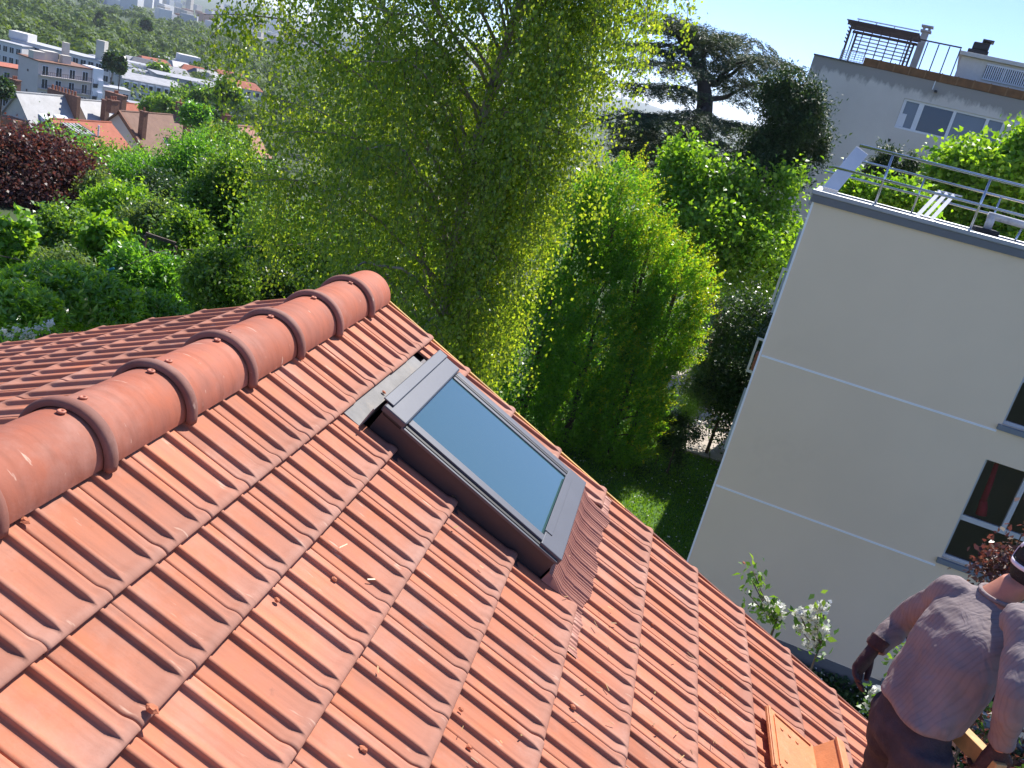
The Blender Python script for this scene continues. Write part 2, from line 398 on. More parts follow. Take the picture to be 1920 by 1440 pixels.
spart('bottom_trim', m_alu, [(K1-.112, K1-.070, Y0+.12, Y1-.10, H+.0095, H+.013)], .002)
spart('hinge', m_black, [(K0+.004, K0+.115, Y0-.004, Y0+.02, H-.03, H+.018)], .008)
gm, t, b, out = new_mat('skylight_glass')
b.inputs['Base Color'].default_value = (.045,.098,.10,1); b.inputs['Roughness'].default_value = .02; b.inputs['Specular IOR Level'].default_value = 1.0; b.inputs['Coat Weight'].default_value = .5; b.inputs['Coat Roughness'].default_value = .01
spart('glass', gm, [(K0+.115, K1-.105, Y0+.084, Y1-.096, H-.03, H-.006)], .001)
spart('upper_flashing', m_alu2, [(.10, K0-.03, Y0-.055, Y1+.05, -.038, -.030)], .001)
# rising lip of the upper flashing against the frame
spart('upper_flashing', m_alu2, [(K0-.036, K0-.03, Y0-.055, Y1+.03, -.03, H-.01)], .001)
spart('side_flashing', m_brownside, [(.2, K1+.02, Y0-.06, Y0-.002, -.045, -.04)], .001)
spart('side_flashing', m_brownside, [(.2, K1+.02, Y1+.002, Y1+.14, -.045, -.04)], .001)
# pleated apron below
m_apron = plain('pleated_apron', (.36,.15,.10), .5, .1, 12, metal=.1)
mb = MB(); n = 74*6; V = []; ss = [1.297, 1.302, 1.33, 1.40, 1.46, 1.512, 1.552]
ya, yb = -.50, 1.115
rib = lambda y: sum(math.exp(-(((y-(RAKE-tt))%TW-(0 if ((y-(RAKE-tt))%TW) < TW/2 else TW))/.022)**2) for tt in (.047,.177))
for i in range(n+1):
    y = ya+(yb-ya)*i/n; pl = .0048*math.sin(2*math.pi*74*i/n)
    for j, s in enumerate(ss):
        under = 1. if (y < -.17 or y > .915) else 0.
        k = min(1, max(0, (s-1.31)/.12)); k = k*k*(3-2*k)
        h0 = .016*(1-k)+k*(-.030+.008*rib(y)) if not under else (-.040 if s < 1.48 else -.031+.011*rib(y))
        V.append(RS(s+(.012*math.sin(y*9)+.008*math.sin(y*23+1) if j == len(ss)-1 else 0), y, h0+pl*(1 if j > 1 else .4)*(.5 if under else 1)+(.012 if j == 0 and not under else 0)))
mb.grid(V, n+1, len(ss)); mb.build('pleated_apron', m_apron, skl, True)
# ------------------------------------------------------------------ terrain
ZG = -8.3
def terrain_z(x, y):
    dx, dy = x-CAM[0], y-CAM[1]; r = np.hypot(dx, dy); az = np.degrees(np.arctan2(dx, dy))
    r0 = np.where(az > 2, 90., np.where(az < -4, 34., 34.+(az+4)/6*56.))
    k = np.clip((r-r0)/(250.-34.), 0, 1); k = k*k*(3-2*k)
    hill = np.clip((r-3600)/5200, 0, 1)**1.3*(105+25*np.sin(az*.35+.6)+18*np.sin(az*1.1))*np.clip((az+75)/40, .25, 1)
    return ZG-34*k+hill
az_ = np.radians(np.concatenate([np.arange(-180, -60, 10), np.arange(-60, 60, .75), np.arange(60, 181, 10)]))
rr = np.concatenate([[.5, 6, 14, 22, 30], np.arange(34, 260, 12), [300, 360, 430, 520, 700, 1000, 1400, 1900, 2500, 3200, 3800, 4500, 5200, 6000, 7000, 8000, 9000, 9300]])
V = []; 
for r in rr:
    x = CAM[0]+r*np.sin(az_); y = CAM[1]+r*np.cos(az_); z = terrain_z(x, y)
    if r > 9200: z = np.full_like(x, -200.)
    V += list(zip(x, y, z))
mb = MB(); mb.grid(V, len(rr), len(az_))
mt, t, b, out = new_mat('ground_soil_and_green'); tc = t.nodes.new('ShaderNodeTexCoord')
n1 = N(t, 'ShaderNodeTexNoise', i_Scale=.03, i_Detail=9., i_Roughness=.65); t.links.new(tc.outputs['Object'], n1.inputs['Vector'])
n2 = N(t, 'ShaderNodeTexNoise', i_Scale=.6, i_Detail=6.); t.links.new(tc.outputs['Object'], n2.inputs['Vector'])
c = ramp(t, n1.outputs[0], [(.35, (.025,.05,.012)), (.55, (.05,.085,.022)), (.72, (.09,.10,.05))]).outputs[0]
c = mixc(t, .35, c, ramp(t, n2.outputs[0], [(.35, (.02,.03,.01)), (.65, (.07,.10,.03))]).outputs[0])
t.links.new(c, b.inputs['Base Color']); b.inputs['Roughness'].default_value = .95
g = mb.build('ground', mt, None, True); tag(g, kind='structure')
# lawn and patio beside the beige building
def sheet(name, pts, z, mat):
    mb = MB(); mb.add([(x, y, z) for x, y in pts], [tuple(range(len(pts)))]); return tag(mb.build(name, mat), kind='structure')
m_lawn = plain('lawn_turf', (.055,.13,.018), .9, .35, 2.2, .6, 60)
sheet('lawn', [(-6,10), (9,10), (9,24.6), (3.0,24.4), (-6,23.5)], ZG+.015, m_lawn)
m_slab = plain('patio_slab', (.42,.36,.30), .85, .2, 2, .3, 30, dirt=((.16,.14,.11), 1.5, .5, .7))
base = sheet('patio', [(2.6,23.3), (9,22.2), (9,34), (2.6,34)], ZG+.02, plain('patio_joint', (.10,.09,.07), .95))
k = 0
for i in range(7):
    for j in range(12):
        w, d = .78, .78
        x, y = 3.0+i*.8, 23.3+j*.8
        mb = MB(); mb.box((x+.39+random.gauss(0,.006), y+.39, ZG+.045+random.gauss(0,.004)), (w-.02, d-.02, .06))
        o = mb.build('paving_slab', m_slab, base)

# ------------------------------------------------------------------ beige apartment building on the right
BP, BD, BN = np.array([3.59, 13.18, 0]), np.array([.9878, -.1560, 0]), np.array([.1560, .9878, 0])
def BW(t, dep, z): return BP+BD*t+BN*dep+np.array([0, 0, z])
BAX = (BD, BN, np.array([0,0,1.]))
def wbox(mb, t0, t1, d0, d1, z0, z1, W_=None, A_=None):
    W_ = W_ or BW; A_ = A_ or BAX
    return mb.box(W_((t0+t1)/2, (d0+d1)/2, (z0+z1)/2), (t1-t0, d1-d0, z1-z0), A_)
def wall_grid(W_, ts, zs, holes, dep=.22, back=None):
    """front sheet of a wall with real openings: shared vertices, reveals turned inwards"""
    mb = MB(); ts = sorted(ts); zs = sorted(zs); nt_, nz = len(ts), len(zs)
    mb.v = [tuple(map(float, W_(t, 0, z))) for z in zs for t in ts]; mb.n = len(mb.v)
    inside = lambda t, z: any(h[0] < t < h[1] and h[2] < z < h[3] for h in holes)
    for j in range(nz-1):
        for i in range(nt_-1):
            if not inside((ts[i]+ts[i+1])/2, (zs[j]+zs[j+1])/2):
                mb.f.append((j*nt_+i, j*nt_+i+1, (j+1)*nt_+i+1, (j+1)*nt_+i))
    idx = {(t, z): j*nt_+i for j, z in enumerate(zs) for i, t in enumerate(ts)}
    for (a, b_, c_, d_) in holes:
        cs = [(a, c_), (b_, c_), (b_, d_), (a, d_)]; k0 = mb.n
        for (t, z) in cs: mb.v.append(tuple(map(float, W_(t, dep, z)))); mb.n += 1
        for q in range(4):
            i0, i1 = idx[cs[q]], idx[cs[(q+1) % 4]]; mb.f.append((i1, i0, k0+q, k0+(q+1) % 4))
    if back is not None:
        k0 = mb.n; t0, t1, z0, z1 = ts[0], ts[-1], zs[0], zs[-1]
        for (t, z) in ((t0,z0),(t1,z0),(t1,z1),(t0,z1)): mb.v.append(tuple(map(float, W_(t, back, z)))); mb.n += 1
        f = [idx[(t0,z0)], idx[(t1,z0)], idx[(t1,z1)], idx[(t0,z1)]]
        mb.f += [(k0+1,k0,k0+3,k0+2), (f[0],f[3],k0+3,k0), (f[2],f[1],k0+1,k0+2), (f[3],f[2],k0+2,k0+3)]
    return mb
m_beige = plain('beige_render', (.86,.70,.50), .9, .03, .6, .25, 90, dirt=((.70,.56,.40), .9, .55, .35))
m_whiteband = plain('white_band', (.93,.93,.92), .7, .02)
m_zinc = plain('zinc_coping', (.33,.35,.37), .45, .08, 3, metal=.4)
m_zincd = plain('zinc_fascia', (.15,.16,.17), .5, .08, 3, metal=.2)
m_sill = plain('grey_sill', (.20,.225,.25), .6, .06, 3)
m_plinth = plain('grey_plinth', (.14,.145,.15), .85, .1, 2, .2)
m_frame = plain('pale_window_frame', (.55,.56,.56), .5, .04)
m_bitumen = plain('black_bitumen', (.022,.022,.024), .85, .3, 6, .4)
m_galv = plain('galvanised_steel', (.56,.58,.60), .22, .05, 4, metal=.9)
m_whitepaint = plain('white_metal', (.72,.73,.74), .5, .05, 4)
gl, t, b, out = new_mat('dark_window_glass')
b.inputs['Base Color'].default_value = (.012,.016,.016,1); b.inputs['Roughness'].default_value = .03; b.inputs['Specular IOR Level'].default_value = .55
gl2, t, b, out = new_mat('clear_window_glass')
b.inputs['Base Color'].default_value = (.012,.016,.016,1); b.inputs['Roughness'].default_value = .01; b.inputs['Specular IOR Level'].default_value = .7
tr_ = t.nodes.new('ShaderNodeBsdfTransparent'); mx_ = t.nodes.new('ShaderNodeMixShader'); mx_.inputs[0].default_value = .72
t.links.new(b.outputs[0], mx_.inputs[1]); t.links.new(tr_.outputs[0], mx_.inputs[2]); t.links.new(mx_.outputs[0], out.inputs[0])
mb_rear = None
bb = thing('apartment_building', BW(4, 2.6, ZG), 'plain beige rendered apartment building with two pale joint lines and flat roof', 'building')
TS = [0, 4.30, 6.3, 11]; ZS = [-8.6, -7.72, -5.66, -4.93, -2.87, -2.18, -.12, .64]
WIN = [(4.30,6.3,-7.72,-5.66), (4.30,6.3,-4.93,-2.87), (4.30,6.3,-2.18,-.12)]
wall_grid(BW, TS, ZS, WIN, .20, 5.25).build('wall', m_beige, bb)
mb = MB(); wbox(mb, .03, 11, 5.26, 15, -8.6, -.35); mb.build('rear_wing', m_beige, bb)
for z in (-2.32, -5.11):
    mb = MB(); wbox(mb, .03, 4.26, -.012, .02, z-.019, z+.019); mb.build('joint_line', m_whiteband, bb)
mb = MB(); wbox(mb, -.022, .016, -.014, .06, -8.3, .64); mb.build('corner_bead', m_whiteband, bb)
mb = MB(); wbox(mb, -.02, 11, -.03, .05, -8.6, -7.80); mb.build('plinth', m_plinth, bb)
mb = MB(); wbox(mb, -.05, 11, -.06, .02, .63, .76); mb.build('fascia', m_zincd, bb)
mb = MB(); wbox(mb, -.08, 11, -.085, .30, .762, .845); bevel(mb.build('coping', m_zinc, bb), .012)
mb = MB(); wbox(mb, -.08, 11, 4.98, 5.28, .55, .73); bevel(mb.build('coping', m_zinc, bb), .012)
mb = MB(); wbox(mb, -.08, .2, .31, 4.97, .55, .78); bevel(mb.build('coping', m_zinc, bb), .012)
mb = MB(); wbox(mb, .21, 11, .31, 4.97, .50, .66); mb.build('flat_roof', plain('roof_gravel', (.16,.15,.15), .95, .5, 14, .8, 40), bb)
for (a, b_, z0, z1) in WIN:
    mb = MB(); wbox(mb, a+.002, b_-.002, .16, .19, z0+.002, z1-.002)
    for q in mb.v: pass
    w_ = mb.build('window', gl2, bb)
    def wpart(nm, *d, mat=m_frame): 
        mb = MB(); wbox(mb, *d); return mb.build(nm, mat, w_)
    wpart('frame', a+.001, a+.05, .10, .158, z0+.06, z1-.002); wpart('frame', b_-.05, b_-.001, .10, .158, z0+.06, z1-.002)
    wpart('frame', a+.001, b_-.001, .10, .157, z0+.001, z0+.06); wpart('transom', a+.05, b_-.05, .10, .156, z0+.80, z0+.90)
    wpart('mullion', a+.72, a+.80, .09, .155, z0+.90, z1-.003)
    mb = MB(); wbox(mb, a-.06, b_+.06, -.07, .10, z0-.10, z0-.002); bevel(mb.build('sill', m_sill, w_), .008)
for k_, (t0, z0, t1, z1, w0) in enumerate(((4.56, -2.95, 4.62, -3.72, .05), (4.62, -3.70, 4.68, -3.98, .085))):
    mb = MB(); mb.tube([BW(t0, .30, z0), BW((t0+t1)/2+.01, .31, (z0+z1)/2), BW(t1, .30, z1)], [w0*.8, w0, w0*1.15], 9); mb.build('red_hanging_cloth', plain('red_cloth', (.60,.03,.07), .8) if k_ == 0 else bpy.data.materials['red_cloth'], bb, True)
# bits that stick out from the side wall: shutters and planters
for (dep, z0, z1, o_) in ((1.5,-1.75,-.9,.10), (3.0,-1.05,-.15,.13), (1.2,-4.75,-3.35,.09)):
    mb = MB(); wbox(mb, -o_, -.005, dep, dep+.06, z0, z1); mb.build('shutter', plain('pale_blue_shutter', (.42,.50,.58), .6), bb)
for (dep, z, w) in ((2.2,-.95,.19), (2.4,-2.55,.21)):
    o_ = w
    mb = MB()
    wbox(mb, -o_, -.002, dep, dep+.05, z, z+.05); bx_ = mb.build('window_box', m_whitepaint, bb)
    for (x0, x1, za, zb) in ((-o_, -o_+.05, z-.75, z-.001), (-o_+.051, -.002, z-.75, z-.70)):
        mb = MB(); wbox(mb, x0, x1, dep, dep+.05, za, zb); mb.build('box_frame', m_whitepaint, bx_)
    mb = MB(); wbox(mb, -o_+.08, -.05, dep+.01, dep+.3, z-.68, z-.3); mb.build('flower_pot', plain('pot_clay', (.35,.13,.07), .8), bx_)
# guard rail on the roof edge
rail = thing('roof_guardrail', BW(2, 1.2, .85), 'galvanised tube guardrail with upright posts along the flat roof edge', 'railing')
def rtube(nm, pts, r, mat=m_galv, par=None, n=8):
    mb = MB(); mb.tube([BW(*q) for q in pts], r, n); return mb.build(nm, mat, par or rail, True)
for tt in (1.0, 2.6, 4.2, 5.8): 
    rtube('post', [(tt,.06,.835),(tt,.06,1.73)], .021); mb = MB(); wbox(mb, tt-.05, tt+.05, .02, .10, .846, .862); mb.build('post_foot', m_galv, rail)
rtube('top_rail', [(.42,.06,1.745),(11,.06,1.745)], .027); rtube('middle_rail', [(.10,.06,1.29),(11,.06,1.29)], .023)
rtube('top_rail', [(.3,5.0,1.52),(11,5.0,1.52)], .026); rtube('middle_rail', [(-.1,5.0,1.12),(11,5.0,1.12)], .024)
for tt in (.25, 2.0, 3.6, 5.2): rtube('post', [(tt,5.0,.72),(tt,5.0,1.50)], .02)
for tt in (.02,): 
    mb = MB(); mb.bar(BW(.18,.20,.86), BW(.50,.9,1.68), .26, .03, BN); bevel(mb.build('end_plate', m_whitepaint, rail), .005)
mb = MB(); wbox(mb, .08, .34, .10, .30, .848, .92); mb.build('plate_foot', m_galv, rail)
# roof clutter
lad = thing('access_step_frame', BW(2.1, 1.6, .66), 'small white slatted step frame leaning on the flat roof', 'step frame')
for q in range(3):
    mb = MB(); mb.bar(BW(1.80+.13*q,1.5,.70), BW(2.20+.13*q,2.9,1.32), .07, .025, BN); mb.build('slat', m_whitepaint, lad)
mb = MB(); mb.bar(BW(2.15,2.95,1.33), BW(2.62,2.95,1.33), .09, .03); mb.build('top_bar', m_whitepaint, lad)
pipe = thing('roof_vent_pipe', BW(3.1, 1.0, .66), 'fat white insulated pipe rising from a black box on the flat roof', 'pipe')
m_ins = plain('pipe_wrap', (.62,.62,.63), .6, .2, 9, .3, 20, dirt=((.2,.2,.22), 4, .55, .7))
mb = MB(); wbox(mb, 2.72, 3.12, .42, .85, .665, .93); bevel(mb.build('base_box', m_bitumen, pipe), .02)
mb = MB(); mb.tube([BW(2.93,.62,.93), BW(2.93,.62,1.17)], .07, 12); mb.build('riser', m_ins, pipe, True)
mb = MB(); mb.tube([BW(2.86,.62,1.155), BW(5,.62,1.12), BW(11,.62,1.1)], .062, 12); mb.build('run', m_ins, pipe, True)
mb = MB(); mb.tube([BW(3.45,.62,1.10), BW(3.40,.62,.66)], .018, 8); mb.build('support', m_galv, pipe, True)
for i, (tt, dd, w, h) in enumerate(((.75,.45,.22,.11), (1.35,.5,.3,.10), (1.85,.45,.16,.13), (2.35,.5,.32,.12), (3.6,.55,.5,.13), (1.05,1.8,.5,.10))):
    mb = MB(); wbox(mb, tt, tt+w, dd, dd+.2, .664, .664+h+.06); o = bevel(mb.build('ballast_block', m_bitumen), .015)
    tag(o, 'black bitumen block lying behind the coping of the beige building', 'block', 'ballast blocks on the flat roof')

# ------------------------------------------------------------------ grey building behind with a roof terrace
GK = 1.31
_g0 = at(1526.7, 103.3, 55.0); GD = np.array([.9696, -.2447, 0]); GNn = np.array([.2447, .9696, 0])
def GW(t, dep, z): return np.array([_g0[0], _g0[1], 0])+GD*(t*GK)+GNn*dep+np.array([0,0,1.4315+(z-1.4315)*GK])
GAX = (GD, GNn, np.array([0,0,1.]))
def gbox(nm, t0, t1, d0, d1, z0, z1, mat, par, bv=0):
    mb = MB(); c0 = GW((t0+t1)/2, (d0+d1)/2, (z0+z1)/2); mb.box(c0, ((t1-t0)*GK, d1-d0, (z1-z0)*GK), GAX); o = mb.build(nm, mat, par)
    return bevel(o, bv) if bv else o
# weathered grey render: darker rain-washed band along the top with a ragged lower edge
mt, t, b, out = new_mat('weathered_grey_render'); tc = t.nodes.new('ShaderNodeTexCoord')
sp = t.nodes.new('ShaderNodeSeparateXYZ'); t.links.new(tc.outputs['Object'], sp.inputs[0])
mp = t.nodes.new('ShaderNodeMapping'); mp.inputs['Scale'].default_value = (1, 1, .35); t.links.new(tc.outputs['Object'], mp.inputs[0])
n1 = N(t, 'ShaderNodeTexNoise', i_Scale=1.1, i_Detail=8., i_Roughness=.65); t.links.new(mp.outputs[0], n1.inputs['Vector'])
n2 = N(t, 'ShaderNodeTexNoise', i_Scale=.35, i_Detail=7., i_Roughness=.6); t.links.new(tc.outputs['Object'], n2.inputs['Vector'])
ad = N(t, 'ShaderNodeMath', operation='MULTIPLY_ADD'); t.links.new(n1.outputs[0], ad.inputs[0]); ad.inputs[1].default_value = 2.2; t.links.new(sp.outputs[2], ad.inputs[2])
top_z = 1.4315+(5.27-1.4315)*GK-ZG
mr = N(t, 'ShaderNodeMapRange'); t.links.new(ad.outputs[0], mr.inputs[0]); mr.inputs[1].default_value = top_z+.25; mr.inputs[2].default_value = top_z+.55
c = ramp(t, n2.outputs[0], [(.3, (.62,.57,.50)), (.7, (.72,.67,.59))]).outputs[0]
c = mixc(t, mr.outputs[0], c, (.33,.31,.28)); t.links.new(c, b.inputs['Base Color']); b.inputs['Roughness'].default_value = .92
m_grey = mt
gb = thing('grey_building', GW(6, 4, 1.4315+(ZG-1.4315)/GK), 'grey weathered rendered building with wide window and roof terrace', 'building')
wl = wall_grid(GW, [0, 4.07, 8.05, 16], [-6.0, 3.21, 4.40, 5.27], [(4.07,8.05,3.21,4.40)], .25, 9.0)
wo_ = wl.build('wall', m_grey, gb); 
me = wo_.data
off = np.array(gb.location)
for v in me.vertices: v.co = Vector(np.array(v.co)-off)
wo_.location = (0,0,0)
m_wf = plain('white_window_frame', (.74,.76,.78), .5, .04); m_wood = plain('brown_planks', (.20,.095,.035), .75, .3, 3, .3, 30)
m_dark = plain('dark_stained_timber', (.085,.055,.045), .7, .2, 4); m_ledge = plain('lead_ledge', (.10,.10,.10), .7)
gblue, t, b, out = new_mat('blue_blind_glass'); b.inputs['Base Color'].default_value = (.02,.045,.09,1); b.inputs['Roughness'].default_value = .06
gpale, t, b, out = new_mat('pale_glass'); b.inputs['Base Color'].default_value = (.11,.15,.21,1); b.inputs['Roughness'].default_value = .08
gw = gbox('window', 4.072, 8.048, .22, .248, 3.212, 4.398, gpale, gb)
gbox('frame', 4.075, 8.045, .10, .21, 4.32, 4.397, m_wf, gw); gbox('frame', 4.075, 8.045, .02, .21, 3.212, 3.29, m_wf, gw)
for (a, b_) in ((4.075,4.19), (4.70,4.90), (6.04,6.16), (7.30,7.42), (7.93,8.045)): gbox('frame', a, b_, .10, .211, 3.29, 4.32, m_wf, gw)
gbox('blind', 4.90, 6.04, .15, .19, 3.29, 4.32, gblue, gw); gbox('paper_sheet', 4.19, 4.38, .14, .17, 3.30, 3.82, m_wf, gw)
gbox('ledge', -.02, 2.05, -.10, 9, 5.272, 5.33, m_ledge, gb); gbox('ledge', 2.05, 16, .06, 9, 5.273, 5.32, m_ledge, gb)
for i, a in enumerate(np.arange(2.03, 15, .62)): gbox('plank', a, a+.60, -.06, -.01, 5.285+.02*math.sin(i*2.1)*.3, 5.60, m_wood, gb)
for i, a in enumerate(np.arange(2.62, 15, .62)): gbox('plank_post', a, a+.05, -.10, -.062, 5.28, 5.62, plain('worn_batten', (.27,.15,.07), .8) if i == 0 else bpy.data.materials['worn_batten'], gb)
gbox('wall_lamp', 5.06, 5.17, -.25, -.002, 4.86, 4.94, plain('black_lamp', (.02,.02,.02), .5), gb); gbox('vent_grille', 4.03, 4.13, -.02, -.001, 2.62, 2.73, m_dark, gb)
gbox('downpipe', 8.35, 8.52, -.12, -.002, 2.2, 4.42, m_wf, gb); gbox('drip_stain_pipe', 4.95, 4.99, -.03, -.001, 4.95, 5.3, m_wf, gb)
# penthouse with railings
gbox('penthouse_wall', 5.55, 15, 1.2, 8, 5.33, 6.52, plain('cream_render', (.66,.63,.58), .85, .05), gb)
gbox('penthouse_roof', 5.42, 15, .9, 8.3, 6.522, 6.68, plain('cream_eave', (.62,.60,.56), .8, .05), gb, .02)
pw = gbox('penthouse_window', 6.57, 9.5, 1.16, 1.19, 5.80, 6.42, gl, gb)
gbox('frame', 6.57, 9.5, 1.10, 1.155, 6.36, 6.42, m_wf, pw); gbox('frame', 6.57, 9.5, 1.10, 1.155, 5.80, 5.86, m_wf, pw); gbox('frame', 7.28, 7.34, 1.10, 1.155, 5.86, 6.36, m_wf, pw)
for a in np.arange(6.60, 9.4, .078): gbox('baluster', a, a+.036, 1.06, 1.095, 5.84, 6.38, m_wf, pw)
# black chimney, pale chimney
ch = gbox('chimney', 5.66, 6.46, 2.2, 3.4, 6.70, 6.95, plain('black_stack', (.03,.03,.032), .8, .3, 4, .4), gb, .03)
gbox('stack', 5.78, 6.42, 2.3, 3.3, 6.952, 7.26, bpy.data.materials['black_stack'], ch, .08); gbox('cowl', 6.08, 6.52, 2.25, 3.2, 7.33, 7.40, bpy.data.materials['black_stack'], ch, .01); gbox('cowl_leg', 6.16, 6.22, 2.5, 2.9, 7.262, 7.33, bpy.data.materials['black_stack'], ch); gbox('cowl_leg', 6.36, 6.42, 2.5, 2.9, 7.262, 7.33, bpy.data.materials['black_stack'], ch)
m_conc = plain('pale_chimney', (.42,.40,.37), .85, .15, 3)
ch = gbox('chimney', 3.66, 3.94, 3.0, 3.5, 5.33, 7.30, m_conc, gb); gbox('cowl', 3.58, 4.02, 2.9, 3.6, 7.30, 7.37, m_conc, ch); gbox('cowl_leg', 3.64, 3.74, 3.05, 3.4, 7.372, 7.50, m_conc, ch); gbox('cowl_leg', 3.86, 3.96, 3.05, 3.4, 7.372, 7.50, m_conc, ch); gbox('cowl', 3.56, 4.04, 2.9, 3.6, 7.502, 7.56, m_conc, ch)
# pergola
pg = thing('pergola', GW(2.2, 1.6, 5.33), 'dark timber pergola with slats and trellis on the grey building terrace', 'pergola')
def gbar(nm, a, b_, w, th, mat, par, n=None): 
    mb = MB(); mb.bar(GW(*a), GW(*b_), w, th, n if n is not None else GNn); return mb.build(nm, mat, par)
for tt in (1.05, 3.5): gbar('post', (tt,.5,5.33), (tt,.5,6.86), .11, .11, m_dark, pg)
for tt in (1.05, 3.5): gbar('post', (tt,3.6,5.33), (tt,3.6,6.86), .11, .11, m_dark, pg)
gbar('beam', (.85,.5,6.80), (3.7,.5,6.80), .10, .14, m_dark, pg, (0,0,1)); gbar('beam', (.85,3.6,6.80), (3.7,3.6,6.80), .10, .14, m_dark, pg, (0,0,1))
for i in range(7): gbar('upright', (1.22+.36*i,.5,5.45), (1.22+.36*i,.5,6.75), .055, .055, m_dark, pg)
for i in range(8): gbar('roof_slat', (.80,.3+.45*i,6.90), (3.75,.3+.45*i,6.90), .05, .07, m_dark, pg, (0,0,1))
for i in range(6): gbar('side_slat', (1.0,-.05,6.05+.14*i), (1.0,1.0,6.05+.14*i), .05, .05, m_dark, pg, (0,0,1))
for i in range(5): gbar('rear_lath', (1.05,3.7,6.05+.15*i), (3.5,3.7,6.05+.15*i), .03, .07, m_whitepaint, pg, (0,0,1))
for tt in (1.1, 1.85, 2.6): gbar('awning_strut', (tt,2.0,6.93), (tt,2.0,7.18), .05, .05, m_whitepaint, pg)
gbar('awning_rail', (1.02,2.0,7.18), (3.6,2.0,7.18), .06, .06, m_whitepaint, pg, (0,0,1))
for i in range(9): gbar('trellis_bar', (1.02+.12*i,.2,5.36), (1.02+.12*i,.2,5.74), .02, .03, m_whitepaint, pg)
for i in range(5): gbar('trellis_rail', (1.0,.18,5.38+.085*i), (2.02,.18,5.38+.085*i), .02, .03, m_whitepaint, pg, (0,0,1))
fr = thing('terrace_frame', GW(4.7, .6, 5.33), 'open dark steel frame with slim uprights beside the pergola', 'frame')
gbar('top_bar', (3.75,.6,6.74), (5.45,.6,6.74), .07, .07, m_dark, fr, (0,0,1))
for tt in (4.15, 4.58, 5.0, 5.42): gbar('upright', (tt,.6,5.33), (tt,.6,6.70), .06, .06, m_dark, fr)
gbar('low_bar', (3.9,.6,5.50), (5.42,.6,5.50), .05, .05, m_dark, fr, (0,0,1))
# ------------------------------------------------------------------ vegetation
def unit(v): return v/(np.linalg.norm(v, axis=-1, keepdims=True)+1e-9)
def leaf_quads(c, axis, nrm, ln, wd, fold=.25):
    """rhombic leaves: c, axis, nrm (n,3); ln, wd (n,)"""
    a = unit(axis); b = unit(np.cross(nrm, a)); nn = np.cross(a, b)
    ln = np.asarray(ln)[:,None]; wd = np.asarray(wd)[:,None]
    q = np.empty((len(c), 4, 3), np.float32)
    q[:,0] = c-a*ln*.5; q[:,1] = c+b*wd*.5+nn*wd*fold-a*ln*.06; q[:,2] = c+a*ln*.5; q[:,3] = c-b*wd*.5+nn*wd*fold-a*ln*.06
    return q.reshape(-1, 3)
def rnd_dir(n): return unit(rng.normal(size=(n,3)))
def crown_points(ells, n, lobes, shell=.55, lobe_r=.34):
    """spray points gathered in lobes near the surface of several ellipsoids"""
    vol = np.array([np.prod(e[1])**.67 for e in ells]); pick = rng.choice(len(ells), size=lobes, p=vol/vol.sum())
    C = np.array([ells[i][0] for i in pick]); R = np.array([ells[i][1] for i in pick])
    d = rnd_dir(lobes); d[:,2] = np.where(d[:,2] < -.55, -d[:,2]*.5, d[:,2]); d = unit(d)
    rad = rng.uniform(shell*.72, .74, (lobes,1)); LC = C+d*R*rad; LR = R*lobe_r*rng.uniform(.6, 1.35, (lobes,1))
    k = rng.integers(0, lobes, n); dd = rnd_dir(n); rr_ = rng.uniform(0,1,(n,1))**.5
    P = LC[k]+dd*LR[k]*rr_
    far = rng.random(n) < .14; P[far] = C[k][far]+(P[far]-C[k][far])*rng.uniform(1.08,1.32,(far.sum(),1))
    out = unit(dd*.8+d[k]*.7)
    return P, out, LC, C[0]
def sprays_to_leaves(P, out, per, spread, ln, wd, up=.35, jitter=.8, droop=0.):
    n = len(P)*per; c = np.repeat(P, per, 0); o = np.repeat(out, per, 0)
    off = rng.normal(size=(n,3))*spread; off += o*(np.abs(rng.normal(size=(n,1)))*spread*.9); c = c+off
    c[:,2] -= droop*np.linalg.norm(off, axis=1)
    ax = unit(o*.6+rng.normal(size=(n,3))*jitter+np.array([0,0,-droop])); nr_ = unit(rng.normal(size=(n,3))*.7+o*.4+np.array([0,0,up*2]))
    s = rng.uniform(.65, 1.25, n)
    return leaf_quads(c, ax, nr_, ln*s, wd*s)
def trunk_mesh(base, tips, r0, top, n=8, limb_r=.3, forks=None):
    """tapered trunk with limbs curving out to the tips"""
    mb = MB(); base = np.asarray(base, float); top = np.asarray(top, float); k = 9
    tt = np.linspace(0, 1, k)[:,None]; wob = np.cumsum(rng.normal(size=(k,3))*[.02,.02,0]*np.linalg.norm(top-base)*.25, 0); wob -= tt*wob[-1]
    pts = base+(top-base)*tt+wob; mb.tube(pts, np.linspace(r0, r0*.22, k), n)
    for tip in tips:
        tip = np.asarray(tip, float); f = min(.92, max(.25, (tip[2]-base[2])/max(.5,(top[2]-base[2]))*.72)); i = f*(k-1); a = pts[int(i)]+(pts[min(k-1,int(i)+1)]-pts[int(i)])*(i-int(i))
        d = tip-a; q = np.linspace(0, 1, 6)[:,None]; sag = np.sin(q*math.pi)*np.array([0,0,.10*np.linalg.norm(d)])+np.cumsum(rng.normal(size=(6,3))*.012*np.linalg.norm(d),0)*(q > 0)
        mb.tube(a+d*q+sag, np.linspace(r0*limb_r*(1-f*.5), r0*.03+.004, 6), 6)
    return mb
m_bark = plain('brown_bark', (.10,.075,.055), .9, .35, 6, .5, 25); m_birchbark = plain('birch_bark', (.34,.28,.23), .8, .4, 5, .3, 25, dirt=((.07,.055,.04), 6, .46, .9))
L_green = leaf_mat('leaf_mid_green', [(0.041,0.109,0.017),(0.072,0.167,0.029),(0.109,0.217,0.041),(0.145,0.246,0.058)], .42)
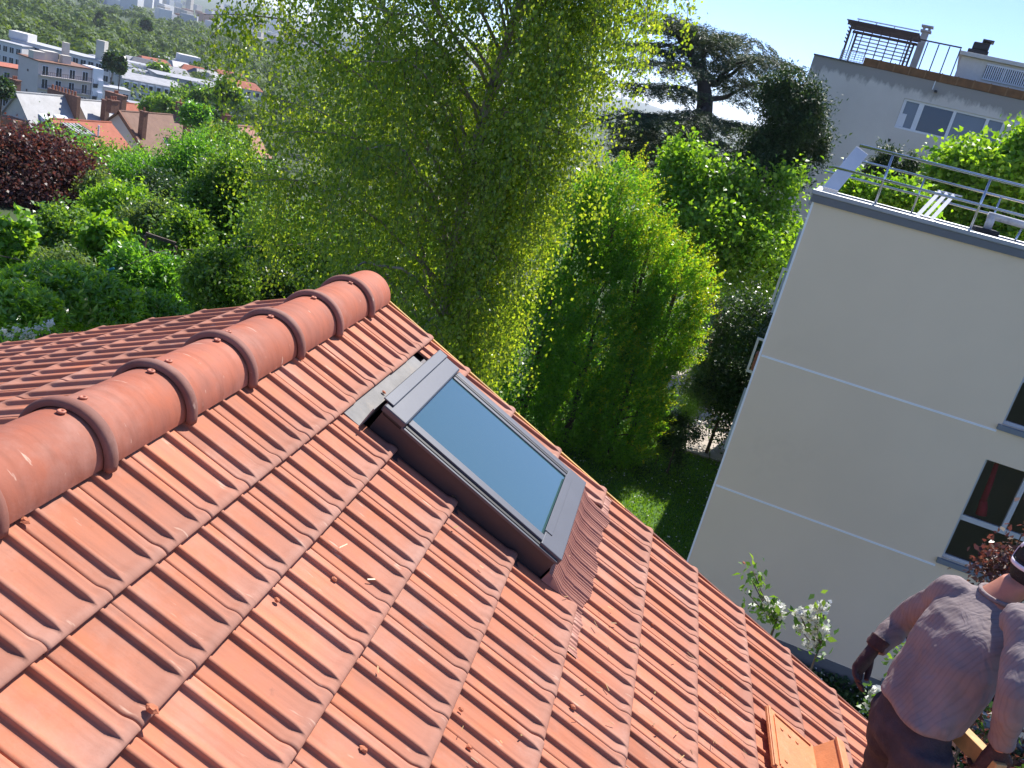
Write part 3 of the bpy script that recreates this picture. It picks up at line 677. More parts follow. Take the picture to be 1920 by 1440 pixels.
L_fresh = leaf_mat('leaf_fresh_green', [(0.087,0.217,0.022),(0.131,0.290,0.032),(0.189,0.362,0.043),(0.232,0.392,0.058)], .5, tcol=(2.3,1.95,.5))
L_dark = leaf_mat('leaf_dark_green', [(0.017,0.049,0.014),(0.032,0.080,0.022),(0.051,0.109,0.029)], .25)
L_birch = leaf_mat('leaf_birch', [(.075,.145,.024),(.12,.205,.034),(.17,.26,.045),(.235,.30,.055)], .56, .32, spec=.7)
L_horn = leaf_mat('leaf_hornbeam', [(.06,.16,.02),(.10,.25,.03),(.16,.34,.045)], .5)
L_gold = leaf_mat('leaf_golden_tips', [(.28,.45,.03),(.38,.52,.04),(.50,.54,.05),(.50,.42,.06)], .55, tcol=(1.4,1.45,.35))
L_cedar = leaf_mat('needle_blue_green', [(0.032,0.061,0.035),(0.051,0.087,0.048),(0.080,0.123,0.072)], .12, .6)
L_juniper = leaf_mat('needle_dark_green', [(0.014,0.041,0.013),(0.029,0.070,0.019),(0.051,0.102,0.026)], .15, .6)
L_purple = leaf_mat('leaf_dark_purple', [(.08,.036,.034),(.125,.060,.052),(.17,.090,.072),(.09,.07,.035)], .35, tcol=(1.6,.85,.7))
L_laurel = leaf_mat('leaf_laurel', [(.08,.19,.025),(.12,.26,.035),(.17,.33,.045)], .5, .26, spec=.7)
L_feather = leaf_mat('leaf_feathery', [(0.058,0.167,0.029),(0.087,0.232,0.041),(0.123,0.275,0.051)], .5)
L_ash = leaf_mat('leaf_grey_green', [(0.065,0.123,0.051),(0.094,0.167,0.065),(0.131,0.203,0.087)], .4)
m_petal = leaf_mat('white_petals', [(.78,.78,.72),(.85,.85,.80)], .3, tcol=(1,1,.95))
def px_ell(px, py, D, rx, ry, k=1.):
    c = at(px, py, D); s = np.linalg.norm(c-CAM)/FPX; return (c, np.array([rx*s, rx*s*k, ry*s]))
def tree(name, label, cat, ells, nspray, per, spread, ln, wd, mat, base_z=None, trunk_r=.15, lobes=30, shell=.55, lobe_r=.34, group=None, bark=None, limbs=6, up=.35, droop=0., jitter=.8):
    per = int(per*.52); ln, wd = ln*1.3, wd*1.3
    if cat != 'tree':
        c_, R_ = ells[0]; z0 = base_z if base_z is not None else float(terrain_z(c_[0], c_[1])); h_ = max(.2, c_[2]-R_[2]*.2-z0)
        ells = list(ells)+[(np.array([c_[0], c_[1], z0+h_*.5]), np.array([R_[0]*.85, R_[1]*.85, h_*.55]))]; nspray = int(nspray*1.15)
    P, out, LC, c0 = crown_points(ells, nspray, lobes, shell, lobe_r)
    bz = base_z if base_z is not None else float(terrain_z(c0[0], c0[1]))-.1
    root = thing(name, (c0[0], c0[1], bz), label, cat, group)
    Vv = sprays_to_leaves(P, out, per, spread, ln, wd, up, jitter, droop)
    mesh_obj('crown', raw_mesh('crown', Vv, 4), mat, root)
    top = max((e[0][2]+e[1][2]*.55 for e in ells)); tips = LC[rng.choice(len(LC), min(limbs, len(LC)), replace=False)]
    trunk_mesh((c0[0], c0[1], bz), tips, trunk_r, (c0[0], c0[1], top)).build('trunk', bark or m_bark, root, True)
    return root

# --- weeping birch just behind the gable
def birch():
    D = 17.; b = at(835, 560, D); base = np.array([b[0], b[1], ZG-.1])
    root = thing('birch_tree', base, 'tall weeping birch with pale bark and trailing yellow-green leaf strands', 'tree')
    mb = MB(); k = 14; top = np.array([b[0]+.15, b[1]+.2, 7.2]); tt = np.linspace(0,1,k)[:,None]
    pts = base+(top-base)*tt+np.stack([.16*np.sin(np.linspace(0,9,k)), .14*np.cos(np.linspace(0,7,k)), 0*tt[:,0]],1); mb.tube(pts, np.linspace(.17,.03,k), 10)
    strands = []
    nl = 84
    for i in range(nl):
        f = .26+.71*(i/nl); a = pts[0]+(pts[-1]-pts[0])*f; j = int(f*(k-1)); a = pts[j]+(pts[min(j+1,k-1)]-pts[j])*(f*(k-1)-j)
        az = i*2.39996+rng.normal()*.25; ca_ = math.cos(az); L = (3.9-1.6*max(0,(f-.66)/.34)**1.2)*rng.uniform(.78,1.08)*(1+.25*max(0,-ca_))*(1-.42*max(0,ca_))*(1-max(0,ca_+.25)*max(0,min(1,(.66-f)/.3))*.5)
        h = np.array([math.cos(az), math.sin(az), 0]); n = 9; q = np.linspace(0,1,n)[:,None]
        rise = L*rng.uniform(.35,.62)
        P = a+h*L*q+np.array([0,0,1.])*(rise*np.sin(q*math.pi*.62)-.0*q**2)+np.cumsum(rng.normal(size=(n,3))*.05,0)*(q>0)
        mb.tube(P, np.linspace(.048*(1.15-f*.7),.006,n), 6)
        m_ = 24
        for s_ in range(m_):
            u = rng.uniform(.22,1.0); i0 = min(n-2,int(u*(n-1))); p = P[i0]+(P[i0+1]-P[i0])*(u*(n-1)-i0)
            side = rng.normal(size=3)*[.55,.55,.12]; ln = abs(rng.normal(1.35,.55))+.45
            strands.append((p, p+side*.75+h*.2, ln))
    tw = MB(); C = []; A = []
    for (p, q, ln) in strands:
        n = 7; t = np.linspace(0,1,n)[:,None]; end = q-np.array([0,0,ln]); mid = q+np.array([0,0,.12])
        curve = (1-t)**2*p+2*t*(1-t)*mid+t**2*end
        if rng.random() < .55: tw.tube(curve, np.linspace(.007,.002,n), 3, False)
        m = int(46*ln+30); u = rng.uniform(.05,1,m)**.8; cu = (1-u[:,None])**2*p+2*u[:,None]*(1-u[:,None])*mid+u[:,None]**2*end
        C.append(cu+rng.normal(size=(m,3))*[.125,.125,.07]); 
    C = np.concatenate(C); n = len(C)
    ax = unit(rng.normal(size=(n,3))*.55+np.array([0,0,-.9])); nr_ = rnd_dir(n); s = rng.uniform(.6,1.2,n)
    mesh_obj('crown', raw_mesh('crown', leaf_quads(C, ax, nr_, .076*s, .056*s), 4), L_birch, root)
    mb.build('trunk', m_birchbark, root, True); tw.build('twigs', m_bark, root); print('birch leaves', n)
birch()

# --- fastigiate hornbeams with golden young shoots, whose gold also paints in a sunlit side
def hornbeam(px, py, D, rx, ry, label, n=900, gold=.35):
    c, R = px_ell(px, py, D, rx, ry); root = thing('hornbeam_tree', (c[0], c[1], ZG-.1), label, 'tree', 'hornbeams beside the lawn')
    d = rnd_dir(n); d[:,2] = d[:,2]*.9; P0 = c+d*R*rng.uniform(.45,1.0,(n,1))**.6
    # upright shoots leaning outwards
    out = unit(np.stack([d[:,0]*.6+.30, d[:,1]*.55, np.full(n,.85)],1)+rng.normal(size=(n,3))*.18); Ls = rng.uniform(.35,.95,n)
    per = 33; u = rng.uniform(0,1,(n,per)); pts = P0[:,None]+out[:,None]*(u*Ls[:,None])[:,:,None]+rng.normal(size=(n,per,3))*(.085*(1.15-u))[:,:,None]
    painted_sun = (d@np.array([.75,-.05,.62]) > .05)[:,None] & (rng.random((n,1)) < .8); g = painted_sun & (u > 1-gold*rng.uniform(.4,1.6,(n,1)))  # gold gathered to the right and top: sunlight put into the leaf colour
    pts = pts.reshape(-1,3); g = g.ravel(); o = np.repeat(out, per, 0)
    ax = unit(o*.7+rng.normal(size=o.shape)*.6); nr_ = unit(rng.normal(size=o.shape)+np.array([0,0,.6])); s = rng.uniform(.6,1.2,len(pts))
    mesh_obj('crown', raw_mesh('crown', leaf_quads(pts[~g], ax[~g], nr_[~g], .098*s[~g], .054*s[~g]), 4), L_horn, root)
    mesh_obj('young_sunlit_shoots', raw_mesh('young_sunlit_shoots', leaf_quads(pts[g], ax[g], nr_[g], .080*s[g], .038*s[g]), 4), L_gold, root)
    tips = P0[rng.choice(n, 14)]; trunk_mesh((c[0],c[1],ZG-.1), tips, .14, (c[0],c[1],c[2]+R[2]*.7)).build('trunk', m_bark, root, True)
for (px, py, D, rx, ry, n, gold, lab) in (
    (1075, 470, 26.5, 62, 150, 560, .30, 'hornbeam with a few golden shoots rising next to the trailing birch strands'),
    (1145, 430, 26.0, 60, 130, 620, .62, 'tall hornbeam column with golden tips in front of the maple'),
    (1195, 540, 25.6, 52, 140, 600, .75, 'slim hornbeam column with the most golden shoots'),
    (1250, 610, 25.2, 55, 150, 680, .60, 'outer hornbeam column beside the shaded patio shrubs'),
    (1000, 690, 25.0, 80, 200, 700, .15, 'dark hornbeam half hidden by the birch strands'),
    (1085, 725, 24.6, 80, 205, 950, .40, 'broad hornbeam with golden shoots in its upper half'),
    (1160, 785, 24.4, 72, 150, 850, .30, 'low hornbeam at the edge of the sunlit lawn')): hornbeam(px, py, D, rx, ry, lab, n, gold)
# --- light maple and dark shrubs next to the beige building
tree('maple_tree', 'light green maple standing between hornbeams and beige building', 'tree', [px_ell(1350,430,37,145,95), px_ell(1290,340,37,62,85), px_ell(1430,370,37,50,95), px_ell(1355,350,37,50,70), px_ell(1370,520,36.5,130,90), px_ell(1475,430,37,40,70)], 2000, 40, .26, .15, .11, L_fresh, ZG, .16, 46, .5, .36)
tree('viburnum_shrub', 'dark glossy shrub in the shade of the beige building', 'shrub', [px_ell(1395,640,27.5,75,95), px_ell(1350,600,28.5,70,80), px_ell(1410,720,27.5,45,60)], 750, 40, .16, .09, .05, L_dark, ZG, .06, 26)
tree('photinia_shrub', 'small reddish-green shrub between hornbeam and patio', 'shrub', [px_ell(1310,700,27.5,35,55), px_ell(1320,740,27.0,25,30)], 260, 32, .12, .08, .04, L_ash, ZG, .04, 12)
tree('round_bush', 'bright feathery rounded bush at the patio corner', 'bush', [px_ell(1262,770,25.2,48,38)], 420, 60, .09, .06, .008, L_fresh, ZG, .03, 22, .6)
tree('round_bush', 'low leafy bush under the feathery bush by the patio', 'bush', [px_ell(1275,812,24.8,42,34)], 320, 40, .09, .06, .035, L_dark, ZG, .03, 16, .6)
# --- cedar of Lebanon
def cedar():
    D = 46.; b = at(1303, 300, D); base = np.array([b[0], b[1], ZG-.3]); root = thing('cedar_tree', base, 'old cedar with bare crooked limbs and flat layered foliage', 'tree')
    def w(px, py, dd=0): 
        return at(px, py, D+dd)
    mb = MB(); trunk = np.array([base, w(1313,300), w(1318,235), w(1322,190), w(1318,150), w(1300,110), w(1275,75), w(1262,52)]); mb.tube(trunk, [.55,.5,.45,.4,.3,.22,.13,.05], 10)
    limbs = [([(1320,165,0),(1345,150,1),(1385,130,2),(1420,118,2)],.2), ([(1318,150,0),(1310,115,0),(1312,85,1),(1330,62,1)],.16), ([(1312,130,0),(1285,118,-1),(1250,112,-2),(1205,122,-2)],.13), ([(1290,95,0),(1250,80,0),(1215,80,0),(1195,75,0)],.11), ([(1322,185,0),(1290,170,-2),(1240,168,-2),(1195,168,-3)],.13),
             ([(1322,190,0),(1365,185,2),(1400,170,2),(1440,165,3)],.15), ([(1320,230,0),(1260,225,-2),(1200,222,-3),(1150,232,-3)],.17), ([(1320,235,0),(1370,235,1),(1420,240,2)],.14), ([(1275,75,0),(1255,50,0),(1240,30,0)],.06), ([(1300,110,0),(1330,95,2),(1370,80,2),(1400,72,3)],.1), ([(1322,200,0),(1310,215,-3),(1270,225,-4)],.1), ([(1345,150,1),(1380,110,0),(1430,95,0),(1450,100,0)],.09)]
    P = []; O = []
    for pts, r in limbs:
        q = np.array([w(*p_) for p_ in pts]); t0 = np.linspace(0,1,len(q)); t1 = np.linspace(0,1,10); q = np.stack([np.interp(t1,t0,q[:,i]) for i in range(3)],1)+np.cumsum(rng.normal(size=(10,3))*.05,0)
        mb.tube(q, np.linspace(r,.03,10), 6)
        # horizontal plates of foliage around the outer part
        n = 128
        u = rng.uniform(.22,1.05,n); c = np.stack([np.interp(u,t1,q[:,i]) for i in range(3)],1); d = unit(rng.normal(size=(n,3))*[1,1,.08]); d[:,2] = np.clip(d[:,2], -.12, .12); ln = rng.uniform(.2,1.45,(n,1))*(.6+.6*u[:,None]); P.append(c+d*ln+np.array([0,0,.12])-np.array([0,0,.22])*ln); O.append(unit(d+np.array([0,0,-.25])))
    # dense dark skirt
    for (px, py, rx, ry, n) in ((1260,265,110,40,330),(1190,270,50,45,160),(1340,285,80,45,240),(1240,310,90,35,260),(1275,50,45,18,90),(1320,70,50,20,90)):
        c, R = px_ell(px, py, D, rx, ry); d = rnd_dir(n); P.append(c+d*R*rng.uniform(.3,1,(n,1))); O.append(unit(d*[1,1,.2]+np.array([0,0,-.15])))
    P = np.concatenate(P); O = np.concatenate(O); per = 44; n = len(P)*per
    o = np.repeat(O, per, 0); sidev = unit(np.cross(o, np.array([0,0,1.]))); u = rng.uniform(-.15,1,(n,1)); c = np.repeat(P, per, 0)+o*u*.62+sidev*rng.normal(size=(n,1))*.17*(1.1-u)+np.array([0,0,1.])*rng.normal(size=(n,1))*.05-np.array([0,0,.16])*u**2
    ax = unit(o+sidev*rng.normal(size=(n,1))*.8+np.array([0,0,1.])*rng.normal(size=(n,1))*.5)
    s = rng.uniform(.6,1.3,n); mesh_obj('crown', raw_mesh('crown', leaf_quads(c, ax, rnd_dir(n), .19*s, .034*s), 4), L_cedar, root); mb.build('trunk', plain('cedar_bark', (.06,.05,.045), .9, .3, 3, .5), root, True); print('cedar', n)
cedar()
tree('juniper_tree', 'dense dark green conifer in front of the grey building edge', 'tree', [px_ell(1475,240,40,55,95), px_ell(1450,310,40,70,80), px_ell(1505,300,39.5,50,95), px_ell(1465,190,40,38,58)], 1500, 55, .17, .13, .05, L_juniper, ZG, .22, 60, .6, .27, up=.8)
# --- behind the guardrail
tree('maple_tree', 'broad bright maple growing between the two buildings behind the guardrail', 'tree', [px_ell(1850,375,33,115,85,.7), px_ell(1785,350,33,45,75,.7), px_ell(1905,315,33,50,70,.7), px_ell(1870,450,33,110,60,.7), px_ell(1850,310,33,30,50,.7)], 1500, 38, .22, .15, .13, L_fresh, ZG, .16, 46, .5, .36)
tree('low_tree', 'pale young tree peeping over the flat roof behind the guardrail', 'tree', [px_ell(1610,380,24,55,35,.7), px_ell(1690,390,24,45,35,.7)], 420, 34, .16, .10, .08, L_fresh, ZG, .08, 20)
for i, (px, py, rx, ry) in enumerate(((1650,330,22,55),(1625,350,12,45),(1700,340,14,40))):
    tree('columnar_yew', ['tall column-shaped dark yew behind the end plate of the guardrail', 'thin dark yew column beside the end plate of the guardrail', 'short dark yew column at the foot of the grey wall'][i], 'tree', [px_ell(px, py, 30, rx, ry)], 260, 40, .10, .12, .03, L_juniper, ZG, .06, 14, .5, .3, 'yew columns behind the flat roof', up=1.)
# --- garden greenery on the left
def bush(px, py, D, rx, ry, mat, label, n, ln, wd, per=38, name='garden_shrub', spread=None, bz=None, shell=.5, cat='shrub', lobes=26, droop=0., jitter=.8, group='garden greenery beyond the far verge'):
    s = D/FPX
    c0 = px_ell(px, py, D, rx, ry, .8); lo = (c0[0]-np.array([0,0,c0[1][2]*1.1]), c0[1]*[1.0,1.0,.95])
    return tree(name, label, cat, [c0, c0, lo], int(n*1.2), per, spread or .13*rx*s, ln, wd, mat, bz, .05+.02*rx*s, lobes, shell, .40, group, droop=droop, jitter=jitter)
tree('plum_tree', 'large dark purple-leaved plum tree below the red-tiled house', 'tree', [px_ell(50,350,44,105,78,.8), px_ell(125,355,44,62,58,.8), px_ell(20,390,43,65,65,.8), px_ell(55,310,45,80,50,.8)], 1900, 42, .28, .13, .09, L_purple, None, .2, 50)
bush(195,380,42,45,45,L_ash,'shrub with brownish withered shoots next to the purple plum',420,.12,.06)
bush(270,350,50,75,50,L_feather,'light feathery tree in front of the red-tiled roof',900,.16,.05,cat='tree',name='robinia_tree')
bush(365,325,46,70,55,L_feather,'feathery robinia leaning towards the brown-tiled house',900,.16,.05,cat='tree',name='robinia_tree')
bush(420,300,56,60,50,L_green,'rounded tree beneath the brown chimneys',600,.16,.10,cat='tree',name='garden_tree')
bush(310,370,42,60,40,L_dark,'dark hollow shrub beneath the robinias',520,.13,.07)
bush(225,330,54,75,42,L_green,'green shrub touching the lower edge of the red roof',600,.14,.08)
bush(130,305,60,85,36,L_feather,'pale shrub row along the gable of the red-tiled house',500,.16,.07)
bush(120,455,32,55,60,L_green,'ivy-covered column of leaves below the purple plum',700,.11,.08)
bush(225,400,36,55,45,L_fresh,'fresh green shrub in the middle of the garden',600,.12,.08)
bush(195,470,27,45,52,L_fresh,'vine-leaved shrub with broad bright leaves',520,.13,.11)
bush(290,440,30,60,55,L_ash,'grey-green loose shrub next to the pergola beam',620,.11,.05)
bush(20,480,26,45,65,L_fresh,'yellow-green shrub with large lobed leaves',560,.14,.12)
bush(100,520,24,60,45,L_ash,'feathery grey-green shrub behind the laurel',620,.12,.035)
bush(270,510,22,65,50,L_feather,'soft pinnate shrub behind the gable verge',760,.11,.04)
bush(345,480,25,65,75,L_green,'mixed leafy shrub standing under the birch',900,.09,.06)
bush(420,400,28,75,110,L_green,'shaded tree crown merging into the birch',1500,.09,.06,cat='tree',name='garden_tree')
bush(560,470,24,120,90,L_green,'dark green tree crown behind the birch strands',800,.09,.06,cat='tree',name='garden_tree')
bush(760,520,24,150,100,L_green,'deep green tree crown behind the birch trunk',800,.09,.06,cat='tree',name='garden_tree')
bush(400,530,18,70,45,L_green,'twiggy shrub just beyond the roof verge',800,.07,.045)
bush(520,560,19,90,50,L_dark,'dark shrub just beyond the roof verge, under the birch',800,.07,.045)
# laurel: long glossy leaves in rosettes
def laurel(px, py, D, rx, ry, n, label, ln=.13, wd=.042):
    c, R = px_ell(px, py, D, rx, ry, .8); root = thing('laurel_bush', (c[0], c[1], ZG-.1), label, 'bush', 'laurels below the far verge')
    d = rnd_dir(n); d[:,2] = np.abs(d[:,2])*.9-.15; P = c+d*R*rng.uniform(.5,1,(n,1))**.5; up_ = unit(d*.6+np.array([0,0,.7])+rng.normal(size=(n,3))*.25)
    per = 15; m_ = n*per; a0 = rng.uniform(0,2*math.pi,m_); o = np.repeat(up_, per, 0); x = unit(np.cross(o, np.array([.3,.9,.1]))); y = np.cross(o, x); rad = x*np.cos(a0)[:,None]+y*np.sin(a0)[:,None]
    st = rng.uniform(-.16,.03,(m_,1)); ax = unit(rad*.9+o*rng.uniform(.2,.9,(m_,1))); s = rng.uniform(.7,1.15,m_)
    cc = np.repeat(P, per, 0)+o*st+ax*(.5*ln*s)[:,None]; mesh_obj('crown', raw_mesh('crown', leaf_quads(cc, ax, unit(o+rng.normal(size=(m_,3))*.35), ln*s, wd*s, .18), 4), L_laurel, root)
    trunk_mesh((c[0],c[1],ZG-.1), P[rng.choice(n,10)], .06, (c[0],c[1],c[2])).build('trunk', m_bark, root, True)
laurel(130,560,14,125,70,1250,'large cherry laurel with glossy upright leaves below the far verge')
laurel(30,580,13,80,55,600,'cherry laurel patch next to the white flower heads')
laurel(280,585,14.5,75,38,560,'smaller cherry laurel reaching the roof verge')
# cream flower heads at the left verge
def blossoms(name, label, cat, heads, per, petal, stems, leafmat, group=None, leaf=(.06,.035), nleaf=26, lspread=.10):
    c0 = np.mean(heads, 0); root = thing(name, (c0[0], c0[1], ZG-.05), label, cat, group)
    C = np.repeat(heads, per, 0)+rng.normal(size=(len(heads)*per,3))*petal*1.0; n = len(C)
    mesh_obj('flowers', raw_mesh('flowers', leaf_quads(C, rnd_dir(n), unit(rng.normal(size=(n,3))*.6+np.array([0,-.5,.7])), np.full(n,petal*1.5), np.full(n,petal*1.2), .2), 4), m_petal, root)['kind'] = 'stuff'
    P = np.repeat(heads, nleaf, 0)+rng.normal(size=(len(heads)*nleaf,3))*lspread-np.array([0,0,lspread*.8]); n = len(P)
    mesh_obj('crown', raw_mesh('crown', leaf_quads(P, rnd_dir(n), unit(rng.normal(size=(n,3))+np.array([0,0,1.])), leaf[0]*rng.uniform(.7,1.2,n), leaf[1]*rng.uniform(.7,1.2,n)), 4), leafmat, root)
    mb = MB()
    for s_ in stems: mb.tube(s_, np.linspace(.014,.005,len(s_)), 5)
    mb.build('stems', m_bark, root, True); return root
hd = np.array([at(px, py, 11.5) for px, py in [(8,622),(30,618),(52,622),(70,616),(85,612),(18,632),(45,634),(62,630),(95,606)]])
blossoms('viburnum_flowers', 'cream flat flower heads of a shrub beside the laurels', 'flowering shrub', hd, 60, .022, [[hd[i]-[0,0,.1], hd[i]-[.1,-.1,2.5], (hd[0][0], hd[0][1]+.5, ZG)] for i in (0,4,8)], L_laurel, leaf=(.09,.04))
# ------------------------------------------------------------------ the town in the valley
def Zp(x, y, D): return at(x/4, y/4, D)            # measured on a 4x enlargement of the photo's corner
def roof_mat(name, col, sc=3.2, var=.25):
    mt, t, b, out = new_mat(name); tc = t.nodes.new('ShaderNodeTexCoord')
    n1 = N(t, 'ShaderNodeTexNoise', i_Scale=.9, i_Detail=7., i_Roughness=.65); t.links.new(tc.outputs['Object'], n1.inputs['Vector'])
    c = ramp(t, n1.outputs[0], [(.3, tuple(q*(1-var) for q in col)), (.7, tuple(q*(1+var) for q in col))]).outputs[0]
    br = N(t, 'ShaderNodeTexWave', wave_type='BANDS', bands_direction='Z', i_Scale=sc, i_Distortion=.4); t.links.new(tc.outputs['Object'], br.inputs['Vector'])
    c = mixc(t, .35, c, ramp(t, br.outputs[0], [(.0, tuple(q*.45 for q in col)), (.35, tuple(q*1.1 for q in col))]).outputs[0])
    t.links.new(c, b.inputs['Base Color']); b.inputs['Roughness'].default_value = .85
    bp = N(t, 'ShaderNodeBump', i_Strength=.5, i_Distance=.06); t.links.new(br.outputs[0], bp.inputs['Height']); t.links.new(bp.outputs[0], b.inputs['Normal'])
    return mt
m_rred = roof_mat('red_roof_tiles', (.40,.125,.07)); m_rbrown = roof_mat('brown_roof_tiles', (.23,.135,.095)); m_rtan = roof_mat('tan_roof_tiles', (.40,.20,.13)); m_zincroof = plain('pale_zinc_roof', (.36,.36,.36), .6, .15, .6, dirt=((.24,.23,.22), .5, .5, .6)); m_slate = plain('slate_roof', (.10,.105,.12), .6, .25, 1.2)
m_cream = plain('cream_plaster', (.60,.56,.48), .9, .06, .4, dirt=((.42,.39,.34), .5, .55, .5)); m_off = plain('offwhite_plaster', (.66,.64,.62), .9, .05, .4); m_pink = plain('pinkish_plaster', (.60,.53,.49), .9, .06, .4); m_wht = plain('white_plaster', (.78,.79,.82), .85, .04, .4); m_brick = plain('brown_brick', (.21,.105,.07), .9, .3, 5, .4, 30); m_gconc = plain('grey_concrete', (.40,.41,.43), .9, .08, .3)
gfar, t, b, out = new_mat('far_window_glass'); b.inputs['Base Color'].default_value = (.03,.04,.055,1); b.inputs['Roughness'].default_value = .15
def frame_uv(deg):
    a = math.radians(deg); u = np.array([math.cos(a), math.sin(a), 0]); v = np.array([math.sin(a), -math.cos(a), 0]); return u, v
ZU = np.array([0,0,1.])
def gable_house(name, label, A, deg, L, w, drop, wall_h, mroof, mwall, over=.35, thick=.22):
    """ridge starts at A and runs along u; w = half width, drop = ridge to eave"""
    u, v = frame_uv(deg); A = np.asarray(A, float); E = A[2]-drop; gz = E-wall_h
    root = thing(name, (A[0], A[1], gz), label, 'house')
    mb = MB(); k = (w-.12)/w
    P = [A-v*w*k-ZU*(drop+wall_h), A+v*w*k-ZU*(drop+wall_h), A+v*w*k-ZU*(drop*k+thick), A-ZU*thick, A-v*w*k-ZU*(drop*k+thick)]
    mb.prism([p+u*.15 for p in P], u*(L-.3)); mb.build('wall', mwall, root)
    rf = None
    for s in (1, -1):
        mb = MB(); a0, a1 = A-u*over, A+u*(L+over); e = v*s*(w+.3)-ZU*drop*(w+.3)/w; nrm = np.cross(u, e); nrm = nrm/np.linalg.norm(nrm); nrm *= 1 if nrm[2] > 0 else -1
        q = [a0, a1, a1+e, a0+e]; mb.hexa([p-nrm*thick*.8 for p in q]+[p for p in q]); o = mb.build('roof_slope', mroof, root); rf = rf or o
    mb = MB(); mb.tube([A-u*over+ZU*.02, A+u*(L+over)+ZU*.02], .13, 6); mb.build('ridge', mroof, rf)
    return root, u, v
def chimney(root, base, w, d, h, u, v, mat=m_brick, pots=2):
    mb = MB(); mb.box(np.asarray(base)+ZU*h/2, (w, d, h), (u, v, ZU)); c = mb.build('chimney', mat, root)
    mb = MB(); mb.box(np.asarray(base)+ZU*(h+.08), (w+.16, d+.16, .16), (u, v, ZU)); mb.build('cap', mat, c)
    for i in range(pots):
        mb = MB(); p = np.asarray(base)+ZU*(h+.16)+u*(w*.3*(i-(pots-1)/2)); mb.tube([p, p+ZU*.5], .13, 7); mb.build('pot', bpy.data.materials['pot_clay'], c)
# red-tiled house with the zinc dormer
A = Zp(390, 890, 130); ra, u, v = gable_house('red_tiled_house', 'cream gabled house with new red tile roof and zinc dormer', A, 78.6, 9.2, 4.1, 2.55, 5.2, m_rred, m_cream)
sl = lambda a, e, h=0: A+u*a+v*e-ZU*(2.55*e/4.1)+ZU*h
dm = MB(); dm.hexa([sl(.9,1.5,-.4), sl(3.3,1.5,-.4), sl(3.3,3.3,-.25), sl(.9,3.3,-.25), sl(.9,1.5,.2), sl(3.3,1.5,.2), sl(3.3,3.3,1.15), sl(.9,3.3,1.15)]); d_ = dm.build('dormer', m_cream, ra)
mb = MB(); mb.hexa([sl(.6,.7,.05), sl(3.6,.7,.05), sl(3.6,3.7,1.22), sl(.6,3.7,1.22), sl(.6,.7,.17), sl(3.6,.7,.17), sl(3.6,3.7,1.36), sl(.6,3.7,1.36)]); mb.build('dormer_roof', m_zincroof, d_)
for i in range(6):
    mb = MB(); mb.hexa([sl(.7+.55*i,.7,.175), sl(.76+.55*i,.7,.175), sl(.76+.55*i,3.7,1.365), sl(.7+.55*i,3.7,1.365), sl(.7+.55*i,.7,.23), sl(.76+.55*i,.7,.23), sl(.76+.55*i,3.7,1.42), sl(.7+.55*i,3.7,1.42)]); mb.build('standing_seam', m_slate, d_)
for i in range(2):
    mb = MB(); c0 = sl(1.55+1.05*i,3.33,.45); mb.box(c0, (.9,.06,1.0), (u, v, ZU)); w_ = mb.build('dormer_window', plain('blue_grey_frame', (.35,.45,.55), .6) if i == 0 else bpy.data.materials['blue_grey_frame'], d_)
    mb = MB(); mb.box(c0+v*.04, (.64,.04,.74), (u, v, ZU)); mb.build('pane', gfar, w_) if False else mb.build('dormer_pane', gfar, d_)
mb = MB(); mb.hexa([sl(.3,3.9,-.02), sl(3.9,3.9,-.02), sl(3.9,4.5,-.02), sl(.3,4.5,-.02), sl(.3,3.9,.12), sl(3.9,3.9,.12), sl(3.9,4.5,.12), sl(.3,4.5,.12)]); mb.build('lead_apron', m_zincroof, ra)
mb = MB(); p = sl(5.2,2.4,0); mb.tube([p, p+ZU*1.5], .12, 8); mb.build('vent_pipe', m_wht, ra)
mb = MB(); p = sl(.55,3.6,0); mb.tube([p, p+ZU*1.3], .12, 8); mb.build('vent_pipe', m_wht, ra)
# brown-tiled house with slim chimneys
A2 = Zp(900, 832, 142); rb_, u, v = gable_house('brown_tiled_house', 'long house with weathered brown tile roof and slim brick chimneys', A2, 80.6, 12.2, 6.0, 5.0, 4.5, m_rbrown, m_pink)
sl2 = lambda a, e, h=0: A2+u*a+v*e-ZU*(5.0*e/6.0)+ZU*h
for (a, e, w, d, h, pots) in ((.9,3.4,.8,.8,4.2,1), (9.0,4.3,.8,.8,5.2,1), (-1.0,-.4,1.5,.9,1.6,3), (12.3,-.2,.9,.9,2.3,1)): chimney(rb_, sl2(a,e,-.7), w, d, h, u, v, m_brick, pots)
chimney(rb_, sl2(13.0,.9,-.9), 1.2, 1.2, 3.4, u, v, m_pink, 2)
for a in (-.35, 12.35):
    mb = MB(); mb.hexa([sl2(a-.2,.3,-.3), sl2(a+.2,.3,-.3), sl2(a+.2,5.8,-.3), sl2(a-.2,5.8,-.3), sl2(a-.2,.3,.35), sl2(a+.2,.3,.35), sl2(a+.2,5.8,.35), sl2(a-.2,5.8,.35)]); mb.build('gable_parapet', m_brick if a < 0 else m_pink, rb_)
mb = MB(); mb.hexa([sl2(5.0,3.6,.02), sl2(5.5,3.6,.02), sl2(5.5,4.5,.02), sl2(5.0,4.5,.02), sl2(5.0,3.6,.1), sl2(5.5,3.6,.1), sl2(5.5,4.5,.1), sl2(5.0,4.5,.1)]); mb.build('roof_window', m_wht, rb_)
# tan roof beyond the birch edge
A3 = Zp(1560, 925, 138); rc_, u, v = gable_house('tan_tiled_house', 'house with pale tan tile roof half hidden by birch leaves', A3, 76.1, 9, 4.5, 3.4, 5, m_rtan, m_cream); chimney(rc_, A3+u*3.5-ZU*.6, 1.1, .8, 1.9, u, v, m_brick, 2)
